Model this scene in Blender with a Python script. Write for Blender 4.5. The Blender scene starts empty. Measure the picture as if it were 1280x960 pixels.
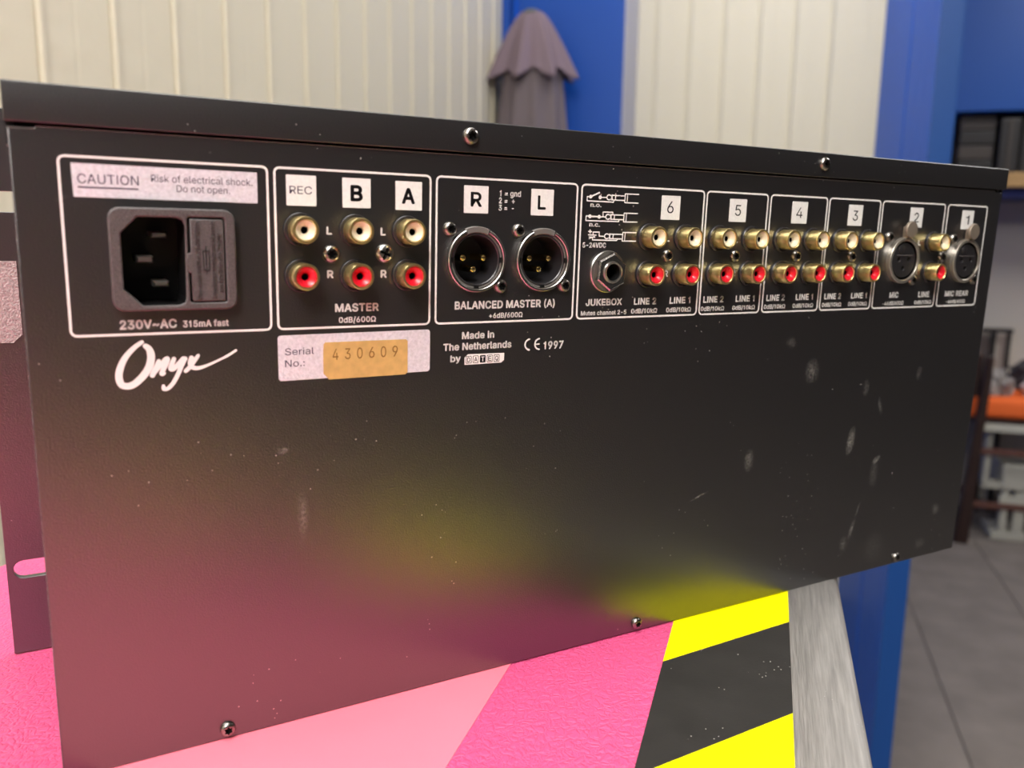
import bpy, bmesh, math, random
from mathutils import Vector, Matrix
from math import radians as R, pi, sin, cos
random.seed(7)
scene = bpy.context.scene
COL = scene.collection

# ------------------------------------------------------------ camera
CAM_POS = Vector((0.008378, -0.269093, 0.166925))
right = Vector((0.87703, -0.48024344, 0.0135877))
down = Vector((-0.0698259, -0.15539716, -0.98538118))
fwd = Vector((0.47533433, 0.86326008, -0.1698214))
cd = bpy.data.cameras.new('camera'); cam = bpy.data.objects.new('camera', cd); COL.objects.link(cam)
m = Matrix.Identity(4)
for i in range(3):
    m[i][0] = right[i]; m[i][1] = -down[i]; m[i][2] = -fwd[i]; m[i][3] = CAM_POS[i]
cam.matrix_world = m
cd.sensor_width = 36.0; cd.lens = 36.0 * 1037.03 / 1280.0
cd.clip_start = 0.01; cd.clip_end = 50
cd.dof.use_dof = True; cd.dof.focus_distance = 0.315; cd.dof.aperture_fstop = 10.5
scene.camera = cam

# ------------------------------------------------------------ world, exposure
w = bpy.data.worlds.new('world'); scene.world = w; w.use_nodes = True
w.node_tree.nodes['Background'].inputs[0].default_value = (0.9, 0.93, 1.0, 1)
w.node_tree.nodes['Background'].inputs[1].default_value = 0.05
scene.view_settings.view_transform = 'Standard'
scene.view_settings.look = 'None'
scene.view_settings.gamma = 1.0
scene.view_settings.exposure = 0.0
LAMP_STRENGTH = 27.0

# ------------------------------------------------------------ room frame: (a) along the stripes, (s) to the right, z above the floor
TABLE_H = 0.9
A0 = R(44); D = Vector((cos(A0), sin(A0), 0)); E_ = Vector((sin(A0), -cos(A0), 0))
def RP(a, s, z):
    p = D * a + E_ * s
    return Vector((CAM_POS.x + p.x, CAM_POS.y + p.y, z - TABLE_H))
ROOM = Matrix.Translation(RP(0, 0, 0)) @ Matrix.Rotation(A0 - pi / 2, 4, 'Z')   # local x = s, local y = a, local z = height

# ------------------------------------------------------------ materials
def mat(name, col, rough=0.5, metal=0.0, spec=0.5, **kw):
    m = bpy.data.materials.new(name); m.use_nodes = True
    b = m.node_tree.nodes['Principled BSDF']
    b.inputs['Base Color'].default_value = (*col, 1); b.inputs['Roughness'].default_value = rough
    b.inputs['Metallic'].default_value = metal; b.inputs['Specular IOR Level'].default_value = spec
    if 'ior' in kw: b.inputs['IOR'].default_value = kw['ior']
    nt = m.node_tree; N = nt.nodes; L = nt.links
    tc = N.new('ShaderNodeTexCoord')
    src = tc.outputs['Object']
    if 'stretch' in kw:
        mp = N.new('ShaderNodeMapping'); mp.inputs['Scale'].default_value = kw['stretch']
        if 'rot' in kw: mp.inputs['Rotation'].default_value = (0, 0, kw['rot'])
        L.new(src, mp.inputs['Vector']); src = mp.outputs['Vector']
    if 'var' in kw:            # (scale, amount) colour variation
        sc, am = kw['var']
        n = N.new('ShaderNodeTexNoise'); n.inputs['Scale'].default_value = sc; n.inputs['Detail'].default_value = 5
        L.new(src, n.inputs['Vector'])
        mx = N.new('ShaderNodeMix'); mx.data_type = 'RGBA'
        mx.inputs['A'].default_value = (*[c * (1 - am) for c in col], 1)
        mx.inputs['B'].default_value = (*[min(1, c * (1 + am) + am * .02) for c in col], 1)
        cr = N.new('ShaderNodeMapRange'); cr.inputs['From Min'].default_value = .3; cr.inputs['From Max'].default_value = .7
        L.new(n.outputs['Fac'], cr.inputs['Value']); L.new(cr.outputs['Result'], mx.inputs['Factor'])
        L.new(mx.outputs['Result'], b.inputs['Base Color'])
    if 'bump' in kw:           # (scale, strength, distance)
        sc, st, di = kw['bump']
        n = N.new('ShaderNodeTexNoise'); n.inputs['Scale'].default_value = sc; n.inputs['Detail'].default_value = 2
        L.new(src, n.inputs['Vector'])
        bp = N.new('ShaderNodeBump'); bp.inputs['Strength'].default_value = st; bp.inputs['Distance'].default_value = di
        L.new(n.outputs['Fac'], bp.inputs['Height']); L.new(bp.outputs['Normal'], b.inputs['Normal'])
    return m

def lin(r, g, b): return tuple(((c / 255) / 12.92 if c <= 10 else (((c / 255) + .055) / 1.055) ** 2.4) for c in (r, g, b))

def add_specks(m, sc, thr, col, amount=1.0, marks=()):
    """scratches, dust specks and scuffs painted over the base colour"""
    nt = m.node_tree; N = nt.nodes; L = nt.links; b = N['Principled BSDF']
    tc = N.new('ShaderNodeTexCoord')
    v = N.new('ShaderNodeTexVoronoi'); v.inputs['Scale'].default_value = sc
    L.new(tc.outputs['Object'], v.inputs['Vector'])
    lt = N.new('ShaderNodeMath'); lt.operation = 'LESS_THAN'; lt.inputs[1].default_value = thr
    L.new(v.outputs['Distance'], lt.inputs[0])
    n = N.new('ShaderNodeTexNoise'); n.inputs['Scale'].default_value = sc * .09
    L.new(tc.outputs['Object'], n.inputs['Vector'])
    gt = N.new('ShaderNodeMath'); gt.operation = 'GREATER_THAN'; gt.inputs[1].default_value = .58
    L.new(n.outputs['Fac'], gt.inputs[0])
    mu = N.new('ShaderNodeMath'); mu.operation = 'MULTIPLY'
    L.new(lt.outputs[0], mu.inputs[0]); L.new(gt.outputs[0], mu.inputs[1])
    fac = mu.outputs[0]
    if marks:
        fn = N.new('ShaderNodeTexNoise'); fn.inputs['Scale'].default_value = 900; fn.inputs['Detail'].default_value = 4
        L.new(tc.outputs['Object'], fn.inputs['Vector'])
        fr = N.new('ShaderNodeMapRange'); fr.inputs['From Min'].default_value = .40; fr.inputs['From Max'].default_value = .62
        L.new(fn.outputs['Fac'], fr.inputs['Value'])
        tot = None
        for (u, vv, ru, rv, ang, st) in marks:     # elliptical scuffs, in mm on the plate
            mp = N.new('ShaderNodeMapping'); mp.vector_type = 'TEXTURE'
            mp.inputs['Location'].default_value = (u / 1000, 0, (206.13 - vv) / 1000)
            mp.inputs['Rotation'].default_value = (0, R(ang), 0)
            mp.inputs['Scale'].default_value = (ru / 1000, 1, rv / 1000)
            L.new(tc.outputs['Object'], mp.inputs['Vector'])
            ln = N.new('ShaderNodeVectorMath'); ln.operation = 'LENGTH'; L.new(mp.outputs['Vector'], ln.inputs[0])
            mr = N.new('ShaderNodeMapRange'); mr.inputs['From Min'].default_value = 1; mr.inputs['From Max'].default_value = 0.1
            mr.inputs['To Max'].default_value = st
            L.new(ln.outputs['Value'], mr.inputs['Value'])
            if tot is None: tot = mr.outputs['Result']
            else:
                ad = N.new('ShaderNodeMath'); ad.operation = 'ADD'; L.new(tot, ad.inputs[0]); L.new(mr.outputs['Result'], ad.inputs[1]); tot = ad.outputs[0]
        mm = N.new('ShaderNodeMath'); mm.operation = 'MULTIPLY'; L.new(tot, mm.inputs[0]); L.new(fr.outputs['Result'], mm.inputs[1])
        ad = N.new('ShaderNodeMath'); ad.operation = 'ADD'; ad.use_clamp = True; L.new(fac, ad.inputs[0]); L.new(mm.outputs[0], ad.inputs[1]); fac = ad.outputs[0]
    am = N.new('ShaderNodeMath'); am.operation = 'MULTIPLY'; am.inputs[1].default_value = amount; L.new(fac, am.inputs[0])
    mx = N.new('ShaderNodeMix'); mx.data_type = 'RGBA'; mx.inputs['B'].default_value = (*col, 1)
    if b.inputs['Base Color'].is_linked:
        L.new(b.inputs['Base Color'].links[0].from_socket, mx.inputs['A'])
    else: mx.inputs['A'].default_value = b.inputs['Base Color'].default_value
    L.new(am.outputs[0], mx.inputs['Factor']); L.new(mx.outputs['Result'], b.inputs['Base Color'])
    return m

MARKS = [(313, 97, 5, 6.5, 0, .5), (345, 134, 3.2, 8, 8, .9), (366, 146, 4, 2, -30, .8), (365, 153, 3.5, 9, 0, .25),
         (278, 136, 3.4, 6, 0, .5), (364, 118, 1.6, 6, -20, .35), (353, 181, 1.8, 6, 15, .6), (348, 188, 3, 5, 0, .35), (356, 171, .8, 4.5, 20, .5),
         (352, 108, 2.5, 5, 0, .3), (410, 198, 5, 4, 0, .2), (420, 180, 3.5, 3.5, 0, .4), (250, 149, 6, .55, -18, .9), (391, 103, 2.5, 4, 0, .3),
         (70, 108, 2.2, 1.6, 0, .6), (76, 131, 2.2, 10, 0, .35), (298, 83, 4, 3, 30, .25), (372, 194, 9, 10, 0, .12), (69, 10, 3, .6, -40, .3),
         (17.5, 19, .5, 3, 0, .2), (12.5, 29.3, 3.4, .5, -20, .5)]
M = {}
M['black'] = mat('black_powder_coat', lin(22, 20, 22), .34, 0, .8, ior=2.0, bump=(1700, .22, .0004))
add_specks(M['black'], 300, .085, lin(180, 175, 168), .9, MARKS)
M['black_lid'] = mat('black_lid_coat', lin(25, 24, 26), .38, 0, .6, ior=1.9, bump=(1700, .22, .0004))
add_specks(M['black_lid'], 300, .07, lin(190, 188, 185), .6)
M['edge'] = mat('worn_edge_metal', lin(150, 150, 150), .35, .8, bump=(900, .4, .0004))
M['void'] = mat('dark_void', (.004, .004, .004), .7, 0, .2)
M['plastic'] = mat('moulded_black_plastic', lin(84, 78, 78), .48, 0, .6, var=(2500, .35), bump=(2200, .5, .0004))
M['plastic2'] = mat('smooth_black_plastic', lin(40, 38, 40), .35, 0, .6, bump=(1500, .15, .0002))
M['print'] = mat('white_print', lin(246, 243, 240), .5, 0, .3)
M['sticker'] = mat('silver_foil_sticker', lin(228, 224, 232), .4, .08, .5, var=(900, .12), bump=(1200, .5, .0005))
M['whitestick'] = mat('white_label_stock', lin(242, 240, 238), .4, .0, .5, var=(900, .05), bump=(1200, .2, .0002))
M['ink'] = mat('violet_black_ink', lin(52, 38, 70), .5)
M['inkblack'] = mat('black_ink', lin(22, 20, 24), .45)
M['goldstick'] = mat('gold_foil_sticker', lin(226, 188, 118), .4, .2, .5, var=(300, .1), bump=(500, .2, .0003))
M['goldink'] = mat('brown_stamp_ink', lin(150, 108, 52), .5)
M['gold'] = mat('gold_plating', (1.0, .73, .33), .29, .95, var=(420, .18), bump=(700, .12, .0003))
M['goldpin'] = mat('gold_pin', (.85, .62, .25), .2, 1.0)
M['ivory'] = mat('ivory_plastic', lin(238, 226, 196), .35, 0, .5)
M['red'] = mat('red_plastic', lin(222, 24, 44), .32, 0, .5)
M['steel'] = mat('nickel_steel', (.50, .48, .45), .3, 1.0, bump=(900, .15, .0002))
M['darksteel'] = mat('dark_nickel_screw', (.30, .28, .26), .28, 1.0, bump=(900, .2, .0002))
M['xlrgrey'] = mat('grey_connector_housing', lin(120, 116, 112), .45, .2, .5)
M['lever'] = mat('dull_metal_lever', lin(140, 128, 114), .5, .4)
M['rim'] = mat('warm_nickel_rim', (.72, .66, .57), .32, .9)
M['tin'] = mat('tinned_pin', (.75, .72, .66), .3, 1.0)
M['tape'] = mat('silver_cloth_tape', lin(176, 160, 158), .5, .25, .5, var=(900, .2), bump=(1300, .8, .0006))

# ------------------------------------------------------------ helpers
def link(name, me, mats=None, parent=None, loc=None, rot=None, smooth=False):
    o = bpy.data.objects.new(name, me); COL.objects.link(o)
    if mats and not me.materials:
        for mm in (mats if isinstance(mats, (list, tuple)) else [mats]): me.materials.append(mm)
    if smooth:
        for p in me.polygons: p.use_smooth = True
        me.set_sharp_from_angle(angle=R(35))
    if parent is not None: o.parent = parent
    if loc is not None: o.location = loc
    if rot is not None: o.rotation_euler = rot
    return o
def thing(name, label, cat, group=None, matrix=None, parent=None):
    o = bpy.data.objects.new(name, None); COL.objects.link(o); o.empty_display_size = .05
    o['label'] = label; o['category'] = cat
    if group: o['group'] = group
    if matrix is not None: o.matrix_world = matrix
    return o
def part_empty(name, parent, loc=(0, 0, 0)):
    o = bpy.data.objects.new(name, None); COL.objects.link(o); o.parent = parent; o.location = loc; return o
def mesh(vs, fs, name='m'):
    me = bpy.data.meshes.new(name); me.from_pydata([tuple(v) for v in vs], [], fs); me.update(); return me
def fixn(me):
    bm = bmesh.new(); bm.from_mesh(me); bmesh.ops.recalc_face_normals(bm, faces=bm.faces); bm.to_mesh(me); bm.free(); return me
def box_mesh(boxes, bev=0.0, seg=2):
    bm = bmesh.new()
    for (x0, x1, y0, y1, z0, z1) in boxes:
        r = bmesh.ops.create_cube(bm, size=1)
        for v in r['verts']:
            v.co = Vector(((x0 + x1) / 2 + v.co.x * (x1 - x0), (y0 + y1) / 2 + v.co.y * (y1 - y0), (z0 + z1) / 2 + v.co.z * (z1 - z0)))
    if bev: bmesh.ops.bevel(bm, geom=bm.edges[:], offset=bev, segments=seg, affect='EDGES', profile=.6)
    me = bpy.data.meshes.new('box'); bm.to_mesh(me); bm.free(); return me
def lathe(profile, seg=32, closed=False):
    """profile (radius, outward) in mm, axis pointing out of the rear plate (-y)"""
    vs = []; fs = []; n = len(profile)
    for (r, t) in profile:
        for k in range(seg):
            a = 2 * pi * k / seg
            vs.append((r * cos(a) / 1000, -t / 1000, r * sin(a) / 1000))
    for i in range(n - 1):
        for k in range(seg):
            k2 = (k + 1) % seg
            fs.append((i * seg + k, i * seg + k2, (i + 1) * seg + k2, (i + 1) * seg + k))
    if profile[0][0] > 0 and closed: fs.append(tuple(range(seg))[::-1])
    if profile[-1][0] > 0 and closed: fs.append(tuple((n - 1) * seg + k for k in range(seg)))
    return fixn(mesh(vs, fs))
def join(meshes):
    bm = bmesh.new()
    for me in meshes: bm.from_mesh(me)
    out = bpy.data.meshes.new('joined'); bm.to_mesh(out); bm.free(); return out
HP = 206.13
def plate(loops, depth, t0=0.0, bevel=0.0):
    """closed loops in plate mm (u, v down); filled with holes, 'depth' mm thick, front face at t0 mm outward"""
    cu = bpy.data.curves.new('c', 'CURVE'); cu.dimensions = '2D'; cu.fill_mode = 'BOTH'
    cu.extrude = max(depth / 2 - bevel, 0.0001)
    if bevel: cu.bevel_depth = bevel; cu.bevel_resolution = 2; cu.offset = -bevel
    for lp in loops:
        sp = cu.splines.new('POLY'); sp.points.add(len(lp) - 1)
        for i, (u, v) in enumerate(lp): sp.points[i].co = (u, HP - v, 0, 1)
        sp.use_cyclic_u = True
    o = bpy.data.objects.new('c', cu); COL.objects.link(o)
    dg = bpy.context.evaluated_depsgraph_get()
    me = bpy.data.meshes.new_from_object(o.evaluated_get(dg))
    bpy.data.objects.remove(o); bpy.data.curves.remove(cu)
    tc = t0 - depth / 2
    for v in me.vertices:
        x, y, z = v.co; v.co = (x / 1000, -(z + tc) / 1000, y / 1000)
    me.materials.clear(); me.update(); return me
def rrect(u0, v0, u1, v1, r=0.8, n=4):
    pts = []
    for cx, cy, a0 in ((u1 - r, v0 + r, -90), (u1 - r, v1 - r, 0), (u0 + r, v1 - r, 90), (u0 + r, v0 + r, 180)):
        for k in range(n + 1):
            a = R(a0 + 90 * k / n); pts.append((cx + r * cos(a), cy + r * sin(a)))
    return pts
def circ(u, v, r, n=40): return [(u + r * cos(2 * pi * k / n), v + r * sin(2 * pi * k / n)) for k in range(n)]
GLYPHS = {
' ': (94, []),
'(': (137, ['45,103 45,122 47,142 50,162 55,182 60,202 66,221 73,239 80,255 88,270 118,270 95,214 81,157 78,138 76,120 76,103 80,57 94,8 118,-48 88,-48 75,-23 64,2 56,27 49,53 46,78']),
')': (137, ['19,-48 43,9 57,58 61,103 60,120 59,138 56,157 41,214 19,270 48,270 56,255 64,239 71,221 77,202 82,182 86,162 90,142 91,122 92,103 91,78 87,52 81,27 72,1 61,-24 48,-48']),
'+': (227, ['99,17 99,182 128,182 128,17', '31,86 31,113 195,113 195,86']),
'-': (227, ['168,122 168,94 57,94 57,122']),
'.': (94, ['48,-2 42,-1 36,1 31,4 28,9 26,15 25,20 26,27 28,32 31,37 36,40 42,43 48,43 54,43 59,40 64,37 68,32 70,27 71,20 70,15 68,9 64,4 59,1 54,-1']),
'/': (125, ['117,266 36,-38 7,-38 89,266']),
'0': (227, ['113,-3 95,-2 79,3 65,12 53,24 42,39 34,57 29,77 25,101 24,127 25,153 29,177 35,197 43,215 53,230 65,242 79,251 95,256 113,258 131,256 147,251 161,242 174,230 184,215 192,197 198,177 201,153 203,127 201,101 198,77 192,57 184,39 174,24 162,12 147,3 131,-2', '113,25 125,26 136,30 145,37 153,46 160,58 165,72 169,88 171,107 172,127 171,148 169,166 165,182 160,197 153,208 145,218 136,224 125,228 113,230 101,228 91,224 82,218 73,208 67,197 62,182 58,166 55,148 55,127 55,107 58,88 62,72 67,58 73,46 82,37 91,30 101,26']),
'1': (227, ['38,0 38,27 195,27 195,0', '138,254 138,0 106,0 106,224 105,224 43,179 43,213 99,254']),
'2': (227, ['32,0 32,24 117,114 141,141 155,163 158,170 160,178 160,186 159,194 157,202 154,209 149,215 143,220 137,224 129,227 121,229 112,230 102,229 94,227 86,224 79,219 74,213 69,207 66,199 64,190 64,181 33,181 34,196 37,209 43,221 51,232 60,241 72,248 84,253 98,257 112,258 127,257 141,254 153,248 164,241 173,233 181,223 186,211 189,199 191,186 190,177 188,168 185,159 181,150 175,140 168,129 133,90 76,30 76,28 195,28 195,0']),
'3': (227, ['109,-3 94,-2 80,0 66,5 54,11 44,19 35,29 28,40 24,52 22,66 55,66 56,58 59,50 63,44 69,38 75,33 83,30 91,27 100,25 109,25 119,26 129,27 138,30 145,35 152,40 157,46 161,54 164,63 165,72 164,81 162,90 158,98 153,105 146,112 137,117 127,121 115,123 101,124 78,124 78,150 144,224 144,226 35,226 35,254 186,254 186,230 106,139 106,144 124,145 140,143 154,138 167,131 177,122 185,111 192,99 195,86 196,72 195,58 191,45 185,33 177,22 166,13 154,6 141,1 125,-2']),
'4': (227, ['20,53 20,79 123,254 155,254 54,83 54,81 207,81 207,53', '141,0 141,61 141,73 141,159 171,159 171,0']),
'5': (227, ['111,-3 96,-2 82,1 70,6 59,12 49,20 41,30 35,41 32,53 30,65 61,65 62,58 65,51 69,44 74,39 80,34 87,30 94,27 102,26 111,25 120,26 130,28 138,32 146,38 152,44 157,52 161,61 163,71 164,81 163,92 161,101 157,111 151,119 145,125 137,131 129,135 119,138 109,138 84,134 76,131 69,127 64,123 34,126 48,254 183,254 183,226 75,226 67,151 68,151 74,155 81,159 89,162 97,165 106,166 115,167 126,166 137,164 147,160 156,156 165,150 172,143 179,134 185,125 189,116 193,105 195,94 195,82 194,66 191,51 184,38 176,26 166,16 154,8 141,1 126,-2']),
'6': (227, ['113,-3 98,-2 84,1 71,7 60,15 50,25 42,37 36,51 33,65 32,81 33,93 35,106 40,119 47,134 56,151 69,170 126,254 161,254 75,131 73,131 83,144 98,153 117,157 132,156 146,153 158,147 169,140 178,131 185,120 190,107 193,94 194,79 193,63 190,49 184,36 176,25 166,15 155,7 142,1 128,-2', '113,24 123,25 131,27 139,31 146,37 152,43 157,51 161,59 163,69 164,79 163,89 161,98 157,107 152,114 146,121 139,126 131,130 123,132 113,133 104,132 95,130 87,126 80,121 74,114 69,107 65,99 63,89 62,79 63,69 65,59 69,51 74,43 80,37 87,31 95,27 104,25']),
'7': (227, ['48,0 162,224 162,226 31,226 31,254 195,254 195,224 82,0']),
'8': (227, ['113,-3 97,-2 82,1 68,6 56,13 45,21 37,31 31,42 27,54 26,68 27,78 29,88 33,98 37,106 43,114 51,121 58,126 67,130 76,132 76,133 65,138 55,145 46,154 40,165 36,177 35,190 36,203 40,214 45,225 53,234 62,242 73,249 85,254 99,257 113,258 128,257 141,254 153,249 164,242 173,234 181,225 186,214 190,203 191,190 190,177 186,165 180,154 171,145 162,138 150,133 150,132 159,130 168,126 176,121 183,114 189,106 194,98 197,88 200,78 200,68 199,54 195,42 189,31 181,21 171,13 158,6 145,1 130,-2', '113,25 124,25 134,27 142,30 150,34 156,40 161,46 165,53 168,61 168,69 168,78 165,87 161,94 156,101 149,107 141,111 133,115 123,117 113,118 103,117 93,115 85,111 77,107 70,101 65,94 61,87 58,78 58,69 58,61 61,53 64,46 70,40 76,34 84,30 92,27 102,25', '113,145 122,145 130,147 137,150 144,154 149,159 154,165 157,172 159,180 160,188 159,196 157,203 154,210 149,216 144,221 138,225 130,228 122,229 113,230 104,229 96,228 89,225 82,221 77,216 72,210 69,203 67,196 66,188 67,180 69,172 72,165 77,159 82,154 89,150 96,147 104,145']),
'9': (227, ['113,258 128,257 142,253 155,247 166,239 176,229 184,217 190,204 193,189 194,173 194,161 191,148 186,135 180,120 170,103 158,84 100,0 65,0 151,124 154,124 144,111 128,101 109,97 94,98 81,102 69,107 58,114 49,124 41,134 36,147 33,161 32,176 33,191 36,205 42,218 50,230 60,239 71,247 84,253 98,257', '113,230 104,229 95,227 87,223 80,218 74,211 69,204 66,195 63,186 63,176 63,166 66,156 69,148 74,140 80,134 87,129 95,125 104,122 113,122 123,122 131,125 139,129 146,134 152,140 157,147 161,156 163,165 164,175 163,185 161,195 157,204 152,211 146,218 139,223 131,227 123,229']),
':': (94, ['48,-2 42,-1 36,1 31,4 28,9 26,15 25,20 26,27 28,32 31,37 36,40 42,43 48,43 54,43 59,40 64,37 68,32 70,27 71,20 70,15 68,9 64,4 59,1 54,-1', '48,135 42,136 36,138 31,142 28,147 26,152 25,158 26,164 28,170 31,174 36,178 42,180 48,181 54,180 59,178 64,174 68,170 70,164 71,158 70,152 68,147 64,142 59,138 54,136']),
'=': (227, ['36,122 36,151 191,151 191,122', '36,48 36,77 191,77 191,48']),
'A': (240, ['8,0 101,254 138,254 231,0 198,0 144,151 132,186 116,239 123,239 106,185 95,151 43,0', '55,71 55,99 185,99 185,71']),
'B': (228, ['30,0 30,254 121,254 137,253 152,250 164,245 175,239 184,230 190,221 195,210 198,199 199,187 198,177 197,168 193,160 189,153 184,148 178,143 157,133 157,131 166,130 174,127 182,123 189,117 196,110 201,102 205,92 208,81 209,68 208,56 205,44 200,33 193,24 184,16 172,9 158,4 142,1 123,0', '62,29 122,29 140,30 154,34 165,40 172,48 176,58 178,68 177,77 175,85 171,92 166,99 160,104 153,109 144,113 135,115 124,115 62,115', '62,143 119,143 128,143 136,145 144,148 151,152 157,157 162,163 165,170 167,178 168,186 167,197 163,206 156,214 147,221 135,225 120,226 62,226']),
'C': (255, ['134,-3 113,-2 93,4 75,12 59,25 46,40 35,58 27,78 22,101 20,127 22,153 27,176 35,197 46,215 59,230 75,242 93,251 113,256 134,258 146,257 158,255 170,252 181,248 191,242 201,236 210,228 217,219 224,209 229,198 234,187 236,174 204,174 202,183 199,190 195,197 179,214 158,224 134,228 119,227 105,223 92,216 80,207 71,196 62,182 57,166 53,148 52,127 53,107 57,88 63,72 71,59 80,47 92,38 105,32 119,28 134,26 158,30 179,40 195,57 204,80 236,80 234,68 229,56 224,45 217,36 210,27 201,19 192,12 181,7 170,2 159,-1 146,-3']),
'D': (251, ['109,0 48,0 48,29 107,29 127,30 144,34 159,40 171,49 182,61 189,75 195,90 198,108 200,128 198,147 195,165 190,180 182,194 172,205 160,214 145,221 129,225 110,226 47,226 47,254 113,254 136,253 157,248 176,239 192,228 206,213 217,196 225,175 229,153 231,128 229,102 224,80 217,59 206,42 192,27 175,15 156,7 134,2', '62,254 62,0 30,0 30,254']),
'E': (209, ['30,0 30,254 186,254 186,226 62,226 62,143 178,143 178,114 62,114 62,29 188,29 188,0']),
'H': (258, ['30,0 30,254 62,254 62,144 196,144 196,254 228,254 228,0 196,0 196,116 62,116 62,0']),
'I': (150, ['16,0 16,29 59,29 59,226 16,226 16,254 135,254 135,226 91,226 91,29 135,29 135,0']),
'J': (198, ['93,-3 71,-1 53,5 38,16 26,31 19,50 17,73 17,86 49,86 49,73 50,58 54,47 61,37 70,30 80,26 93,25 105,26 115,30 124,37 131,47 135,58 136,73 136,254 168,254 168,73 166,50 159,31 147,16 132,5 113,-1']),
'K': (233, ['52,73 52,108 70,131 87,152 106,172 182,254 224,254 116,138 114,138', '30,0 30,254 62,254 62,167 62,112 62,97 62,0', '186,0 94,130 114,155 224,0']),
'L': (196, ['30,0 30,254 62,254 62,29 181,29 181,0']),
'M': (314, ['30,0 30,254 76,254 139,94 144,79 150,61 156,42 161,24 154,24 159,41 165,61 171,79 176,94 238,254 284,254 284,0 252,0 252,145 252,163 253,184 253,207 253,229 256,229 249,205 241,181 234,161 228,145 171,0 143,0 85,145 80,160 72,181 65,204 56,229 59,229 60,208 60,186 61,164 61,145 61,0']),
'N': (262, ['30,0 30,254 68,254 172,91 181,75 194,53 207,27 202,27 200,54 200,79 199,97 199,254 232,254 232,0 193,0 101,145 89,165 74,191 54,226 60,227 61,192 62,164 62,145 62,0']),
'O': (267, ['133,-3 112,-2 93,4 75,12 59,25 46,40 35,58 27,78 22,101 20,127 22,153 27,176 35,197 46,215 59,230 75,242 93,251 112,256 133,258 155,256 174,251 192,242 208,230 221,215 232,197 240,176 245,153 247,127 245,101 240,78 232,58 221,40 208,25 192,12 174,4 155,-2', '133,26 148,28 162,32 175,38 186,47 196,58 204,72 210,88 214,106 215,127 214,148 210,166 204,182 196,196 186,207 175,216 162,223 148,227 133,228 119,227 105,223 92,216 81,207 71,196 63,182 57,166 53,148 52,127 53,106 57,88 63,72 71,58 81,47 92,38 105,32 119,28']),
'Q': (267, ['123,80 156,80 185,42 192,32 234,-24 200,-24 173,13 166,23', '133,-3 112,-2 93,4 75,12 59,25 46,40 35,58 27,78 22,101 20,127 22,153 27,176 35,197 46,215 59,230 75,242 93,251 112,256 133,258 155,256 174,251 192,242 208,230 221,215 232,197 240,176 245,153 247,127 245,101 240,78 232,58 221,40 208,25 192,12 174,4 155,-2', '133,26 148,28 162,32 175,38 186,47 196,58 204,72 210,88 214,106 215,127 214,148 210,166 204,182 196,196 186,207 175,216 162,223 148,227 133,228 119,227 105,223 92,216 81,207 71,196 63,182 57,166 53,148 52,127 53,106 57,88 63,72 71,58 81,47 92,38 105,32 119,28']),
'R': (224, ['30,0 30,254 118,254 136,253 153,250 167,244 178,237 188,227 195,217 200,204 204,191 205,176 204,161 200,148 195,136 188,125 178,116 166,109 152,103 136,100 118,99 48,99 48,128 117,128 129,128 140,130 149,133 156,138 162,143 167,150 170,158 172,167 173,176 172,186 170,194 167,202 162,209 156,215 149,220 140,223 129,225 116,226 62,226 62,0', '177,0 115,115 151,115 214,0']),
'S': (223, ['112,-4 94,-3 78,0 64,5 51,11 41,20 32,30 25,42 21,54 19,68 52,68 54,59 57,51 62,44 68,38 75,33 83,29 92,27 102,25 112,25 123,25 133,27 143,30 151,34 159,40 165,46 169,53 172,61 173,70 172,77 170,84 166,89 161,94 155,99 148,102 122,111 92,120 72,126 56,135 43,145 34,156 28,170 26,186 27,200 31,213 37,224 46,234 57,242 69,249 83,254 97,257 114,258 130,257 145,254 158,249 170,242 180,234 189,224 195,213 199,202 200,189 169,189 166,201 160,211 151,219 140,225 127,228 112,229 102,229 92,227 84,224 76,220 70,215 64,209 61,203 58,195 58,188 58,180 61,173 65,167 71,162 78,158 85,154 106,147 132,140 156,132 179,119 186,113 192,106 197,99 201,90 203,80 204,69 203,56 199,43 193,32 185,21 174,13 162,5 147,0 130,-3']),
'T': (224, ['16,226 16,254 208,254 208,226 128,226 128,0 96,0 96,226']),
'U': (259, ['129,-4 110,-3 93,1 77,8 63,17 52,27 42,40 36,54 31,70 30,87 30,254 62,254 62,89 63,77 66,66 70,57 77,48 84,40 94,34 104,29 116,27 129,26 143,27 155,29 165,34 175,40 182,48 188,57 193,66 195,77 196,89 196,254 229,254 229,87 227,70 223,54 216,40 207,27 195,17 182,8 166,1 149,-3']),
'V': (240, ['102,0 8,254 42,254 96,103 108,69 124,15 117,15 133,69 145,103 197,254 231,254 139,0']),
'X': (237, ['9,0 109,142 109,118 15,254 52,254 89,200 102,181 112,164 122,146 116,146 126,164 136,181 149,200 187,254 223,254 129,119 129,143 228,0 191,0 146,65 134,83 125,98 115,116 122,116 113,98 103,83 91,65 46,0']),
'a': (195, ['80,-4 68,-4 57,-1 47,2 38,8 30,14 24,22 19,32 16,42 15,54 16,64 18,73 22,80 26,87 32,92 39,97 63,105 89,110 117,113 133,117 135,120 137,123 138,127 138,128 137,136 136,142 133,148 130,153 125,158 120,161 113,163 106,165 98,165 89,165 82,164 75,161 59,150 50,137 20,146 26,156 32,165 39,173 48,179 57,184 66,188 77,190 87,192 97,192 119,190 143,180 150,175 156,168 161,160 165,150 168,139 168,126 168,0 138,0 138,26 136,26 126,12 108,1 100,-2 90,-4', '85,23 96,23 106,26 114,29 121,34 127,40 132,47 135,54 137,61 138,69 138,95 130,91 116,88 100,86 88,84 67,79 61,77 56,74 52,70 48,65 47,59 46,52 46,46 48,41 51,36 55,32 59,29 65,26']),
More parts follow.
